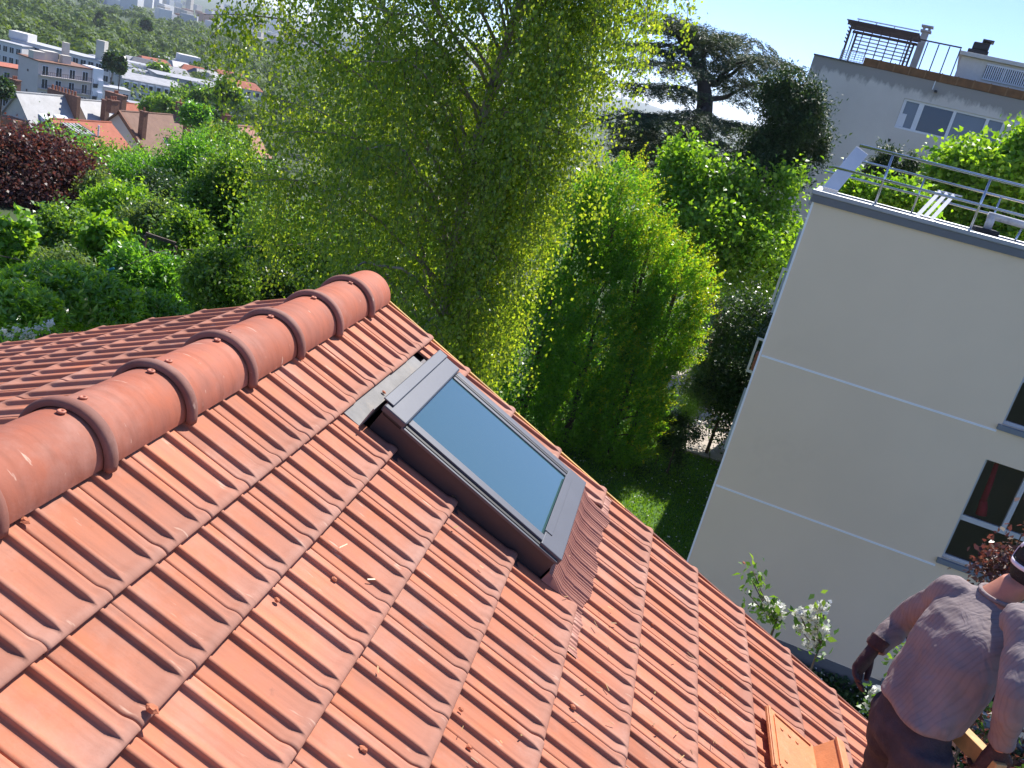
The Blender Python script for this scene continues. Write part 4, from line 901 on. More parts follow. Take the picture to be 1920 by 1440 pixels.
# pale zinc-roofed houses with brick party-wall chimneys
A4 = Zp(130, 690, 165); rd, u, v = gable_house('zinc_roofed_house', 'steep pale zinc-roofed house with brick bay and two dormers', A4, 81, 9.0, 5.5, 7.2, 6, m_zincroof, m_cream)
mb = MB(); mb.box(A4-u*.8+v*.5-ZU*9, (2.2,4.0,10), (u,v,ZU)); mb.build('brick_bay', plain('orange_brick', (.33,.14,.08), .9, .3, 3), rd)
mb = MB(); mb.box(A4-u*1.95+v*.6-ZU*8.8, (.1,.9,2.2), (u,v,ZU)); mb.build('bay_window', m_wht, rd)
chimney(rd, A4+u*.3-v*1-ZU*1.0, 1.0, 1.6, 2.6, u, v, m_brick, 3)
sl4 = lambda a, e, h=0: A4+u*a+v*e-ZU*(7.2*e/5.5)+ZU*h
for a in (2.2, 5.2):
    mb = MB(); mb.hexa([sl4(a,2.2,-.2), sl4(a+2.2,2.2,-.2), sl4(a+2.2,4.2,-.2), sl4(a,4.2,-.2), sl4(a,2.2,.2), sl4(a+2.2,2.2,.2), sl4(a+2.2,3.9,1.6), sl4(a,3.9,1.6)]); d_ = mb.build('dormer', m_wht, rd)
    mb = MB(); mb.box(sl4(a+1.1,4.12,.6), (1.7,.12,1.4), (u,v,ZU)); mb.build('dormer_glass', gfar, d_)
mb = MB(); mb.box(A4+u*9.6-v*.5-ZU*1.8, (.7,6.5,4.6), (u,v,ZU)); pw_ = mb.build('party_wall_chimney', m_brick, rd)
for i in range(8):
    mb = MB(); p = A4+u*9.6-v*(3.0-.7*i)+ZU*.5; mb.tube([p, p+ZU*.7], .17, 6); mb.build('pot', bpy.data.materials['pot_clay'], pw_)
A5 = Zp(590, 745, 175); re_, u, v = gable_house('zinc_roofed_house', 'second pale zinc roof behind the brown brick chimney wall', A5, 81, 8.5, 5.0, 6.0, 6, m_zincroof, m_cream); chimney(re_, A5+u*3.4+v*2.6-ZU*3.6, 1.0, 1.0, 4.2, u, v, m_brick, 1); chimney(re_, A5+u*8.6-v*.2-ZU*1.0, 1.1, 4.0, 2.4, u, v, m_brick, 3)
A6 = Zp(880, 765, 200); rf_, u, v = gable_house('red_tiled_house', 'small dark red hipped roof between zinc roof and white block', A6, 75, 6, 4.0, 3.0, 5, m_rred, m_cream)
# apartment blocks
win_cache = {}
def block(name, label, A, deg, L, Wd, H, rows, cols, mwall, mroof=None, ww=1.15, wh=1.6, top=.9, storey=2.9, balc=False, roofcap=.25, side_cols=0, skip=()):
    """flat-roofed block: A = top near corner, facade along u facing +v, gable along -v"""
    u, v = frame_uv(deg); A = np.asarray(A, float); root = thing(name, (A[0], A[1], A[2]-H), label, 'building')
    mb = MB(); mb.box(A+u*L/2-v*Wd/2-ZU*H/2, (L, Wd, H), (u, v, ZU)); mb.build('wall', mwall, root)
    mb = MB(); mb.box(A+u*L/2-v*Wd/2+ZU*(roofcap/2+.002), (L+.5, Wd+.5, roofcap), (u, v, ZU)); mb.build('roof', mroof or m_gconc, root)
    key = (deg, ww, wh)
    if key not in win_cache:
        m1 = MB(); m1.box((0,0,0), (ww+.24, .10, wh+.2), (u, v, ZU)); m2 = MB(); m2.box(v*.07, (ww, .06, wh), (u, v, ZU)); m3 = MB(); m3.box(v*.11, (.07, .05, wh), (u, v, ZU))
        win_cache[key] = (m1.mesh('window'), m2.mesh('pane'), m3.mesh('glazing_bar'))
        for q, mm in zip(win_cache[key], (m_wht, gfar, m_wht)): q.materials.append(mm)
    for r in range(rows):
        for c in range(cols):
            p = A+u*(L*(c+.5)/cols)+v*.03-ZU*(top+storey*r+wh/2)
            w = mesh_obj('window', win_cache[key][0], None, root, Vector(p))
            for q, nm in ((1, 'pane'), (2, 'glazing_bar')):
                o = bpy.data.objects.new(nm, win_cache[key][q]); COL.objects.link(o); o.parent = w
        if balc:
            z = A-ZU*(top+storey*r+wh+.12)
            mb = MB(); mb.box(z+u*L/2+v*.55, (L-.6, 1.0, .16), (u, v, ZU)); b_ = mb.build('balcony', mwall, root)
            mb = MB(); mb.box(z+u*L/2+v*1.03+ZU*.95, (L-.6, .05, .06), (u, v, ZU)); mb.build('handrail', m_dark, b_)
            for q in range(int(L/.45)):
                mb = MB(); mb.box(z+u*(.4+q*.45)+v*1.03+ZU*.5, (.05, .04, .84), (u, v, ZU)); mb.build('bar', m_dark, b_)
    return root, u, v
A7 = Zp(290, 462, 232); rg, u, v = block('apartment_block', 'pinkish white apartment block with balconies and brown roof edge', A7, 68, 12.6, 8.0, 17, 4, 4, m_pink, plain('brown_eave', (.22,.11,.07), .8), 1.2, 1.9, .75, 2.85, True)
for (a, e, w, d, h) in ((1.2,-3.0,2.6,2.0,1.5), (4.5,-4,3.2,2.2,1.8), (9,-5,1.2,1.2,4.2), (7.5,-2.5,2.0,1.5,1.6)): chimney(rg, A7+u*a+v*e+ZU*.25, w, d, h, u, v, m_cream, 0)
mb = MB(); mb.box(A7+u*14.0-v*1.8-ZU*8.0, (2.6,4.6,17), (u,v,ZU)); tw_ = mb.build('stair_tower', m_wht, rg)
for r in range(4):
    mb = MB(); mb.box(A7+u*13.4+v*.6-ZU*(3.4+2.85*r), (1.0,.3,.9), (u,v,ZU)); mb.build('stair_window', gfar, tw_)
    mb = MB(); mb.box(A7+u*14.6+v*.65-ZU*(2.6+2.85*r), (1.2,.5,1.2), (u,v,ZU)); mb.build('box_bay', m_wht, tw_)
for z in (2.6, 7.0, 11.5):
    mb = MB(); mb.box(A7-u*.04-v*4-ZU*z, (.1,.45,.5), (u,v,ZU)); mb.build('vent', m_dark, rg)
A8 = Zp(915, 590, 300); rh, u, v = block('apartment_block', 'white apartment block with row of roof dormers and cream gable', A8, 48, 18.5, 11, 16, 4, 8, m_off, m_zincroof, 1.3, 1.5, 3.2, 3.0)
mb = MB(); mb.hexa([A8+u*.2+v*.2-ZU*2.6, A8+u*18.3+v*.2-ZU*2.6, A8+u*18.3-v*11, A8+u*.2-v*11, A8+u*.2-v*1.2+ZU*.3, A8+u*18.3-v*1.2+ZU*.3, A8+u*18.3-v*10+ZU*1.4, A8+u*.2-v*10+ZU*1.4]); mb.build('mansard', m_zincroof, rh)
for i in range(8):
    mb = MB(); mb.box(A8+u*(1.3+2.3*i)+v*.25-ZU*1.3, (1.5,.9,1.9), (u,v,ZU)); d_ = mb.build('dormer', m_wht, rh)
    mb = MB(); mb.box(A8+u*(1.3+2.3*i)+v*.75-ZU*1.3, (1.0,.2,1.3), (u,v,ZU)); mb.build('dormer_glass', gfar, d_)
mb = MB(); mb.box(A8-u*.06-v*5.5-ZU*7, (.1,11,15.6), (u,v,ZU)); mb.build('cream_gable', m_cream, rh)
A9 = Zp(80, 290, 330); ri, u, v = block('office_block', 'long off-white block with window band at the edge of the wood', A9, 8, 34, 9, 18, 4, 14, m_off, m_gconc, 1.6, 1.7, .8, 3.0)
mb = MB(); mb.box(A9+u*2-v*3+ZU*1.36, (6,5,2.2), (u,v,ZU)); mb.build('roof_house', m_off, ri)
mb = MB(); mb.box(A9+u*27-v*3+ZU*3, (2.6,2.4,6), (u,v,ZU)); mb.build('lift_shaft', m_cream, ri)
A10 = Zp(-30, 300, 325); block('office_block', 'short neighbour of the long off-white block with small square windows', A10, 8, 8, 9, 20, 5, 4, m_off, m_gconc, 1.2, 1.6, 1, 3.0)
A11 = Zp(1165, 425, 480); rj, u, v = block('office_block', 'low grey modern block in front of the wood', A11, 44, 26, 12, 12, 3, 10, m_gconc, m_zincroof, 1.6, 1.4, 1.2, 3.2)
mb = MB(); mb.box(A11+u*16-v*4+ZU*1.9, (10,8,3.4), (u,v,ZU)); mb.build('roof_house', m_off, rj)
A12 = Zp(-10, 500, 240); rk, u, v = block('apartment_block', 'low pinkish block with red roof beside the apartment block gable', A12, 60, 7, 8, 12, 3, 2, m_pink, m_rred, 1.1, 1.6, 1.0, 2.9)
A13 = Zp(1180, 560, 350); block('apartment_block', 'wide grey-white block with terraces behind the dormered block', A13, 46, 22, 14, 14, 3, 8, m_gconc, m_zincroof, 1.8, 1.5, 1.0, 3.0)
A14 = Zp(780, 655, 262); block('apartment_block', 'narrow white terrace block with stacked balconies', A14, 50, 6.5, 6, 13, 3, 3, m_off, m_gconc, 1.4, 1.5, .8, 2.9, True)
A15 = Zp(1000, 790, 225); block('low_house', 'low flat white house beneath the dormered block', A15, 50, 5.5, 6, 8, 2, 3, m_off, m_zincroof, 1.0, 1.3, .8, 2.8)
# small roofs scattered between the blocks and the wood
small = [(820,440,380,0),(900,455,400,1),(980,470,390,2),(1060,465,420,3),(1090,500,400,0),(1130,520,390,1),(960,520,360,4),(1040,540,370,0),(740,440,350,4),(1300,500,440,1),(1360,520,430,3),(1420,540,430,0),(1480,560,420,2),(1560,520,450,0),(1580,600,400,1),(1640,620,390,0),(1400,600,380,4),(1700,640,360,3),(1620,560,440,3),(1500,620,360,0),(860,500,370,0),(1010,490,410,3),(1250,470,460,0),(1560,650,330,4),(1650,700,320,0)]
for i, (x, y, D, k) in enumerate(small):
    A_ = Zp(x, y, D); u, v = frame_uv(random.uniform(35, 75)); L, Wd, H = random.uniform(9,16), random.uniform(7,11), random.uniform(6,10)
    nm, lab, mw, mr_ = [('small_town_house', 'small white flat-roofed house between the blocks and the wood', m_off, m_gconc), ('small_town_house', 'small cream house between the blocks and the wood', m_cream, m_zincroof), ('small_town_house', 'small grey-roofed house between the blocks and the wood', m_pink, m_slate), ('small_town_house', 'small red-roofed house between the blocks and the wood', m_cream, m_rred), ('small_town_house', 'small house with pale zinc roof between the blocks and the wood', m_wht, m_zincroof)][k]
    root = thing(nm, (A_[0], A_[1], A_[2]-H), lab, 'house', 'small houses in front of the wood')
    mb = MB(); mb.box(A_+u*L/2-v*Wd/2-ZU*H/2, (L, Wd, H), (u, v, ZU)); mb.build('wall', mw, root)
    hr = 2.2 if k in (1,2,3) else .4; c_ = A_+u*L/2-v*Wd/2
    mb = MB(); q = [c_+u*sx*(L/2+.3)+v*sy*(Wd/2+.3)+ZU*.005 for sx, sy in ((-1,-1),(1,-1),(1,1),(-1,1))]; f_ = .25 if hr > 1 else .97; q2 = [c_+u*sx*(L/2-.2)*(.8 if hr > 1 else 1)+v*sy*(Wd/2)*f_+ZU*hr for sx, sy in ((-1,-1),(1,-1),(1,1),(-1,1))]; mb.hexa(q+q2); mb.build('roof', mr_, root)
    for c in range(4):
        for r in range(2):
            mb = MB(); mb.box(A_+u*(L*(c+.5)/4)+v*.04-ZU*(1.6+2.9*r), (1.2,.1,1.5), (u,v,ZU)); mb.build('window', gfar, root)
# the far city beyond the wood
city_m = [plain('city_white', (.66,.65,.63), .9, .05), plain('city_cream', (.55,.49,.42), .9, .05), plain('city_tile', (.38,.19,.13), .9, .1), plain('city_grey', (.42,.43,.46), .9, .05)]
cbox = MB(); cbox.box((0,0,.5), (1,1,1)); cm = [cbox.mesh('city_block') for _ in city_m]
for q, mm in zip(cm, city_m): q.materials.append(mm)
clab = ['pale city block far beyond the wood', 'cream city block far beyond the wood', 'brick-coloured city block far beyond the wood', 'grey city block far beyond the wood']
for i in range(290):
    r = 1350+2600*rng.random()**1.15; a = math.radians(rng.uniform(-40, -14)); k = int(rng.choice(4, p=[.42,.28,.14,.16])); x, y = CAM[0]+r*math.sin(a), CAM[1]+r*math.cos(a)
    o = bpy.data.objects.new('city_block', cm[k]); COL.objects.link(o); h = rng.uniform(8,18) if rng.random() < .9 else rng.uniform(24,42)
    o.location = (x, y, float(terrain_z(np.array(x), np.array(y)))-.5); o.scale = (rng.uniform(12,32), rng.uniform(10,20), h); o.rotation_euler = (0,0,rng.uniform(0,3.1)); tag(o, clab[k], 'building', 'city blocks on the horizon')
# wood in the valley: one mass of crowns
C = []; N_ = []; SZ = []
def wood(n, r0, r1, a0, a1, per, size, gap=None):
    for i in range(n):
        r = math.sqrt(rng.uniform(r0*r0, r1*r1)); a = math.radians(rng.uniform(a0, a1)); x, y = CAM[0]+r*math.sin(a), CAM[1]+r*math.cos(a)
        if 560 < r < 5000 and gap and gap(r, math.degrees(a)): continue
        z = float(terrain_z(np.array(x), np.array(y))); h = rng.uniform(10,17); R = np.array([1,1,.9])*rng.uniform(4.2,7.5)
        d = rnd_dir(per); d[:,2] = np.abs(d[:,2])*1.15-.25; d = unit(d); c = np.array([x, y, z+h-R[2]])
        lump = 1+.16*np.sin(d[:,0]*5+i)+.14*np.sin(d[:,1]*6+2*i)+.1*np.sin(d[:,2]*7+3*i)
        C.append(c+d*R*(lump*rng.uniform(.82,1.02,per))[:,None]); N_.append(unit(d+rng.normal(size=(per,3))*.28)); SZ.append(size*rng.uniform(.6,1.3,per))
gapf = lambda r, a: 830 < r < 980 and -40 < a < -33.2
wood(520, 400, 620, -46, -10, 140, 1.8, gapf); wood(900, 620, 1010, -44, -10, 85, 2.4, gapf); wood(260, 1010, 1300, -42, -20, 60, 3.0, lambda r, a: rng.random() < .5); wood(90, 255, 400, -34, -8, 240, 1.2)
C = np.concatenate(C); N_ = np.concatenate(N_); SZ = np.concatenate(SZ); ax = unit(np.cross(N_, rnd_dir(len(C))))
L_wood = leaf_mat('wood_crowns', [(.045,.085,.02),(.065,.12,.028),(.085,.15,.034),(.11,.175,.042)], .25, .7)
o = mesh_obj('wood', raw_mesh('wood', leaf_quads(C, ax, N_, SZ, SZ*.8, .12), 4), L_wood); tag(o, 'dense green wood filling the valley floor', 'wood', kind='stuff')
field = MB(); q = [(-41,845),(-33,845),(-33,965),(-41,965)]; pts = [(CAM[0]+r*math.sin(math.radians(a)), CAM[1]+r*math.cos(math.radians(a)), -42.1) for a, r in q]; field.add(pts, [(0,1,2,3)]); tag(field.build('meadow', plain('meadow_grass', (.16,.24,.07), .9, .15, .02)), kind='structure')
# trees among the houses
for i, (x, y, D, rx, ry, mat, lab) in enumerate([(840,470,270,45,70,L_dark,'taller of two dark trees beside the narrow terrace block'),(905,500,262,35,62,L_dark,'shorter of two dark trees beside the narrow terrace block'),(1190,800,195,100,60,L_green,'full green tree in front of the dormered block'),(1410,770,200,120,65,L_green,'wide olive-green tree beside the dormered block'),(1290,810,165,110,45,L_green,'low green tree over the brown ridge'),(1560,760,190,110,80,L_green,'loose tree between dormered block and tan roof'),(1620,870,170,100,60,L_dark,'dark shrubby tree above the tan roof'),(10,670,150,60,60,L_dark,'dark tree beside the brick bay of the zinc-roofed house'),(1200,520,380,45,25,L_green,'round tree among the small houses'),(750,150,700,26,50,L_dark,'dark pointed conifer standing out of the wood'),(1095,190,640,28,36,L_dark,'short dark conifer in the wood'),(1700,720,180,90,90,L_green,'green tree seen through the birch'),(1480,880,120,90,80,L_feather,'feathery tree beside the pale chimney'),(1700,1060,90,140,90,L_green,'green tree below the tan roof')]):
    s = D/FPX/4; e = [(Zp(x,y,D), np.array([rx*s, rx*s, ry*s]))]
    tree('town_tree', lab, 'tree', e, 330, 30, .10*rx*s+.1, .0045*D*.62, .0030*D*.62, mat, None, .25, 26, .5, .42, 'trees among the town houses', limbs=3)
# ------------------------------------------------------------------ things on and around the roof
m_fresh = plain('fresh_orange_clay', (.62,.225,.085), .6, .1, 20, .15, 80, dirt=((.7,.36,.2), 14, .52, .5))
lt = thing('verge_tile', RS(2.82, .08, -.01), 'loose orange angled verge tile lying upside down on the roof', 'tile')
A = AXR
def lbox(nm, s0, s1, y0, y1, h0, h1, par, bv=.003, mat=m_fresh):
    mb = MB(); mb.box(RS((s0+s1)/2, (y0+y1)/2, (h0+h1)/2), (s1-s0, y1-y0, h1-h0), A); return bevel(mb.build(nm, mat, par), bv)
pl_ = lbox('plate', 2.652, 2.965, -.145, .295, .004, .022, lt, .004)
for (s0, s1, y0, y1) in ((2.655,2.672,-.14,.29), (2.690,2.697,-.11,.25), (2.70,2.94,.262,.272), (2.70,2.94,-.118,-.108)): lbox('rib', s0, s1, y0, y1, .0221, .030, pl_, .002)
for i, (s, y) in enumerate(((2.74,.19),(2.79,.19),(2.84,.19),(2.74,-.04),(2.79,-.06),(2.84,-.06))):
    mb = MB(); c_ = RS(s, y, .0222); mb.loft([[c_+A[0]*(r*math.cos(a))+A[1]*(r*math.sin(a))+A[2]*h for a in np.linspace(0,2*math.pi,11)[:-1]] for r, h in ((.010,0),(.009,.005),(.004,.003))]); mb.build('boss', m_fresh, pl_, True)
mb = MB(); f0 = [RS(2.966,-.145,.004), RS(2.985,-.145,.004), RS(2.985,.295,.004), RS(2.966,.295,.004)]; f1 = [RS(3.010,-.150,.125), RS(3.029,-.150,.125), RS(3.029,.30,.125), RS(3.010,.30,.125)]; mb.hexa(f0+f1); bevel(mb.build('flange', m_fresh, lt), .004)
lbox('flange_lip', 3.004, 3.055, -.152, .302, .1255, .142, lt, .004)
# broken clay chips and straw
m_chip = plain('broken_clay', (.46,.15,.07), .85, .2, 60, .3, 150)
chips = [(285,1328,.019),(628,1085,.014),(676,1182,.015),(683,1405,.015),(48,975,.014),(865,1330,.012),(1075,1325,.014),(1265,1258,.016),(1395,1055,.012),(1224,1170,.012),(738,742,.013),(720,735,.012),(1375,1418,.020),(880,1400,.012),(520,1125,.012)]
for i, (px, py, r) in enumerate(chips):
    n_ = nrv = np.array([math.sin(RP),0,math.cos(RP)]); p = on_plane(px, py, n_, RS(0,0,(.006 if i == 0 else -.030+.25*r) if i not in (10,11) else -.02))
    mb = MB(); k = 6; rings = []
    for h, f in ((-.45,.7),(.0,1.0),(.35,.55)):
        rings.append([p+A[0]*r*f*math.cos(a)*random.uniform(.75,1.25)+A[1]*r*.8*f*math.sin(a)*random.uniform(.75,1.25)+A[2]*r*h*random.uniform(.8,1.1) for a in np.linspace(0,2*math.pi,k+1)[:-1]])
    mb.loft(rings); o = mb.build('clay_chip', m_chip); o.data.transform(Matrix.Translation(Vector(-p))); o.location = Vector(p)
    tag(o, 'largest broken orange clay chip, stuck at the end of a roof tile channel' if i == 0 else ('crumb of clay on the grey flashing above the skylight' if i in (10,11) else 'small broken clay chip lying in a roof tile channel'), 'clay chip', 'broken clay chips on the roof')
V = []
for i in range(110):
    s, y = rng.uniform(.5, 3.4), rng.uniform(-1.6, .9)
    if rng.random() < .6: s = rng.uniform(1.6,3.3); y = rng.uniform(-.9,.3)
    if 2.6 < s < 3.1 and -.2 < y < .35: continue
    a = rng.uniform(0,6.28); l = rng.uniform(.006,.022); w = rng.uniform(.0012,.0035); c_ = RS(s, y, -.0165+rng.uniform(0,.004)); d = A[0]*math.cos(a)+A[1]*math.sin(a); e = A[0]*-math.sin(a)+A[1]*math.cos(a)
    V += [c_-d*l-e*w, c_+d*l-e*w+A[2]*.004, c_+d*l+e*w+A[2]*.004, c_-d*l+e*w]
o = mesh_obj('straw_litter', raw_mesh('straw_litter', np.array(V), 4), leaf_mat('dry_straw', [(.5,.38,.16),(.35,.25,.1),(.2,.14,.07)], .2)); tag(o, 'scattered dry straw and leaf bits on the tiles', 'litter', kind='stuff')
# ------------------------------------------------------------------ shrubs at the foot of the roof
hd = np.array([at(px, py, 7.6) for px, py in [(1433,1128),(1462,1140),(1441,1150),(1465,1155)]])
stem_of = lambda p, dx=.15: [np.asarray(p)-[0,0,.02], np.asarray(p)-[dx,.05,.9], (p[0]-dx*1.5, p[1], -6.0), (p[0]-dx, p[1], ZG)]
def leafy_stem(root, pts, n, ln, wd, spread, mat, name='crown'):
    pts = np.asarray(pts, float); k = rng.integers(0, len(pts), n); C = pts[k]+rng.normal(size=(n,3))*spread; ax = unit(rng.normal(size=(n,3))+np.array([0,0,.3])); s = rng.uniform(.6,1.2,n)
    return mesh_obj(name, raw_mesh(name, leaf_quads(C, ax, unit(rng.normal(size=(n,3))*.8+np.array([-.2,-.4,.9])), ln*s, wd*s, .2), 4), mat, root)
L_phil = leaf_mat('leaf_mock_orange', [(.06,.14,.025),(.09,.19,.035),(.14,.25,.05)], .4, .4)
def mock_orange(label, heads, tops, D, n_leaf=90):
    H_ = np.array([at(px, py, D) for px, py in heads]) if heads else np.zeros((0,3)); T = np.array([at(px, py, D) for px, py in tops]); b0 = T[-1]
    root = thing('mock_orange_shrub', (b0[0], b0[1], ZG-.05), label, 'flowering shrub', 'mock orange stems at the verge')
    if len(H_):
        per = 50; C = np.repeat(H_, per, 0)+rng.normal(size=(len(H_)*per,3))*.019; n = len(C)
        mesh_obj('flowers', raw_mesh('flowers', leaf_quads(C, rnd_dir(n), unit(rng.normal(size=(n,3))*.6+np.array([-.2,-.5,.6])), np.full(n,.046), np.full(n,.040), .25), 4), m_petal, root)['kind'] = 'stuff'
    leafy_stem(root, np.concatenate([T, H_]) if len(H_) else T, n_leaf, .085, .045, .055, L_phil)
    mb = MB(); mb.tube([b0+[0,0,.1], b0+[.02,0,-.5], (b0[0]+.05,b0[1],-5.5), (b0[0],b0[1],ZG)], [.008,.01,.015,.02], 6)
    for q in list(H_)+list(T[:-1]): mb.tube([q, (np.asarray(q)+b0)/2-[0,0,.02], b0], .005, 4)
    mb.build('stems', m_bark, root, True)
mock_orange('leafy green mock orange shoot with four white blossoms at the verge', [(1437,1130),(1462,1137),(1440,1150),(1463,1153)], [(1412,1070),(1408,1085),(1420,1100),(1405,1115),(1425,1135),(1455,1165)], 7.6, 150)
mock_orange('mock orange branch crowded with white blossoms against the beige wall', [(1498,1148),(1512,1155),(1533,1142),(1547,1140),(1528,1165),(1500,1178),(1524,1185),(1545,1180),(1513,1208),(1528,1208),(1540,1190)], [(1515,1168),(1505,1165),(1540,1165),(1520,1195),(1545,1195),(1535,1215)], 7.6, 85)
mock_orange('small white-flowered shoot beside the worker trousers', [(1644,1298),(1640,1305),(1632,1318)], [(1648,1312),(1640,1325),(1645,1335)], 7.2, 60)
mock_orange('plain green shoot between the worker and the basement window', [], [(1690,1215),(1697,1225),(1688,1240),(1682,1255),(1685,1270)], 8.5, 70)
tree('purple_shrub', 'dark purple-leaved shrub with pale shoots beside the worker head', 'shrub', [px_ell(1890,1055,9.5,34,55), px_ell(1905,1010,9.5,25,22)], 230, 30, .08, .05, .03, L_purple, ZG, .03, 14)
tree('purple_shrub', 'dark reddish shrub with cream flowers below the worker right arm', 'shrub', [px_ell(1875,1330,7.5,70,110), px_ell(1850,1430,7.0,60,50)], 400, 30, .08, .05, .03, L_purple, ZG, .03, 18)
hd = np.array([at(px, py, 6.9) for px, py in [(1867,1352),(1852,1300),(1870,1385),(1846,1425)]])
blossoms('cream_flowers', 'few cream blossoms among dark leaves below the worker arm', 'flowering shrub', hd, 16, .012, [[hd[i], hd[i]-[0,0,1.0], (hd[0][0], hd[0][1], ZG)] for i in range(4)], L_dark, leaf=(.07,.04), nleaf=40, lspread=.09)
# ground cover with tiny white flowers at the foot of the beige wall
n = 9000; x = rng.uniform(3.5,11.5,n); y = rng.uniform(10.0,12.6,n); C = np.stack([x,y,np.full(n,ZG+.1)+rng.uniform(0,.22,n)],1); s = rng.uniform(.7,1.2,n)
o = mesh_obj('ground_cover', raw_mesh('ground_cover', leaf_quads(C, rnd_dir(n), unit(rng.normal(size=(n,3))*.5+np.array([0,0,1.])), .11*s, .08*s), 4), L_dark); tag(o, 'dark leafy ground cover along the beige wall', 'ground cover', kind='stuff')
n = 420; C = np.stack([rng.uniform(3.5,11.5,n),rng.uniform(9.8,12.5,n),np.full(n,ZG+.34)],1); o = mesh_obj('tiny_flowers', raw_mesh('tiny_flowers', leaf_quads(C, rnd_dir(n), unit(rng.normal(size=(n,3))*.4+np.array([0,0,1.])), np.full(n,.05), np.full(n,.05)), 4), m_petal); tag(o, 'tiny white flowers dotted over the ground cover', 'flowers', kind='stuff')
# lawn grass with clover heads
n = 34000; x = rng.uniform(-.5,6.5,n); y = rng.uniform(15.5,24.3,n); C = np.stack([x,y,np.full(n,ZG+.045)],1); s = rng.uniform(.6,1.3,n)
o = mesh_obj('lawn_grass', raw_mesh('lawn_grass', leaf_quads(C, unit(rng.normal(size=(n,3))*.45+np.array([0,0,1.])), rnd_dir(n), .08*s, .03*s), 4), leaf_mat('grass_blade', [(.07,.16,.02),(.10,.22,.03),(.13,.25,.04)], .4)); tag(o, 'short bright lawn grass beside the hornbeams', 'grass', kind='stuff')
n = 320; C = np.stack([rng.uniform(0,6,n),rng.uniform(16,24,n),np.full(n,ZG+.10)],1); o = mesh_obj('clover_heads', raw_mesh('clover_heads', leaf_quads(C, rnd_dir(n), unit(rng.normal(size=(n,3))*.4+np.array([0,0,1.])), np.full(n,.045), np.full(n,.045)), 4), m_petal); tag(o, 'white clover heads dotted over the lawn', 'flowers', kind='stuff')
# bench on the patio
b0 = on_plane(1352, 800, (0,0,1), (0,0,ZG+.08)); bn = thing('garden_bench', b0, 'weathered pale garden bench standing on the shaded patio', 'bench'); m_bw = plain('weathered_bench', (.40,.37,.33), .85, .2, 6)
for i in range(4): mb = MB(); mb.box(b0+[.3,-.15+.12*i,.45], (1.5,.10,.035)); mb.build('slat', m_bw, bn)
for sx in (-.38, .98):
    for sy in (-.15, .2): mb = MB(); mb.bar(b0+[sx+.05,sy,.43], b0+[sx,sy+.02,.0], .05, .05, (0,1,0)); mb.build('leg', m_bw, bn)
# dark pergola beams in the garden
pgd = thing('garden_arbour', at(290, 470, 24.0)*[1,1,0]+[0,0,float(terrain_z(*at(290,470,24.0)[:2]))], 'dark timber arbour half buried in the garden shrubs', 'arbour')
q = [at(273,438,24.0), at(330,457,24.0), at(346,490,24.0), at(278,470,24.0)]
for a, b_ in ((q[0], q[1]), (q[3], q[2]), (q[0]+[0.,1.6,.0], q[1]+[0.,1.6,0.])): mb = MB(); mb.bar(a, b_, .07, .08); mb.build('beam', m_dark, pgd)
for a in (q[0], q[1]): mb = MB(); mb.bar(a-[0,0,.06], np.array([a[0],a[1],ZG-.1]), .07, .07, (0,1,0)); mb.build('post', m_dark, pgd)
# thin cable with a blue insulator over the laurels
cb = thing('overhead_cable', at(200, 508, 15), 'thin overhead cable with a blue-green insulator above the laurels', 'cable')
a, b_, c_ = at(165,517,15), at(240,496,15), at(305,470,18); mb = MB(); mb.tube([a-[3,0,.2], a, b_, c_, c_+[4,6,.6]], .006, 5); mb.build('wire', m_dark, cb)
mb = MB(); d = b_-a; e0 = a+d*.48; e1 = a+d*.66; mb.tube([e0+(e1-e0)*t_ for t_ in np.linspace(0,1,9)], [.012,.03,.014,.03,.014,.03,.014,.03,.012], 8); mb.build('insulator', plain('blue_green_glass', (.05,.30,.30), .2), cb, True)
# ------------------------------------------------------------------ the roofer, seen from behind
KD = 1.03
def J(px, py, D): return at(px, py, D*KD)
pj = dict(pelvis=J(1722,1335,3.36), waist=J(1765,1272,3.42), chest=J(1818,1190,3.47), neck=J(1872,1118,3.60), head=J(1941,1073,3.66), shL=J(1788,1108,3.64), elL=J(1693,1166,3.80), wrL=J(1636,1219,3.66), shR=J(1926,1176,3.36), elR=J(1903,1305,3.16), wrR=J(1874,1402,3.30))
lat = pj['shL']-pj['shR']; lat[2] = 0; lat = unit(lat); fwd = np.array([lat[1], -lat[0], 0.])     # his left, his front
UPV = ZU
roofz = lambda x: -x*math.tan(RP)
hipL = pj['pelvis']+lat*.095-UPV*.06; hipR = pj['pelvis']-lat*.095-UPV*.06
def foot_at(p, f, l):
    q = p+fwd*f+lat*l; q[2] = roofz(q[0])-.005; return q
footL = foot_at(hipL, .10, .10); footR = foot_at(hipR, -.16, -.05)
ankL = footL+UPV*.10; ankR = footR+UPV*.10
knL = (hipL+ankL)/2+fwd*.07+lat*.02; knR = (hipR+ankR)/2+fwd*.10-lat*.01
pr_ = thing('person', (pj['pelvis'][0], pj['pelvis'][1], min(footL[2], footR[2])), 'roofer seen from behind in grey ribbed shirt, dark trousers, work gloves and white cap', 'person')
def ring(c, w, d, up=None, n=20, sq=2.4, la=None, fa=None):
    la = lat if la is None else la; fa = fwd if fa is None else fa; out = []
    for a in np.linspace(0, 2*math.pi, n+1)[:-1]:
        ca, sa = math.cos(a), math.sin(a); out.append(c+la*w*np.sign(ca)*abs(ca)**(2/sq)+fa*d*np.sign(sa)*abs(sa)**(2/sq))
    return out
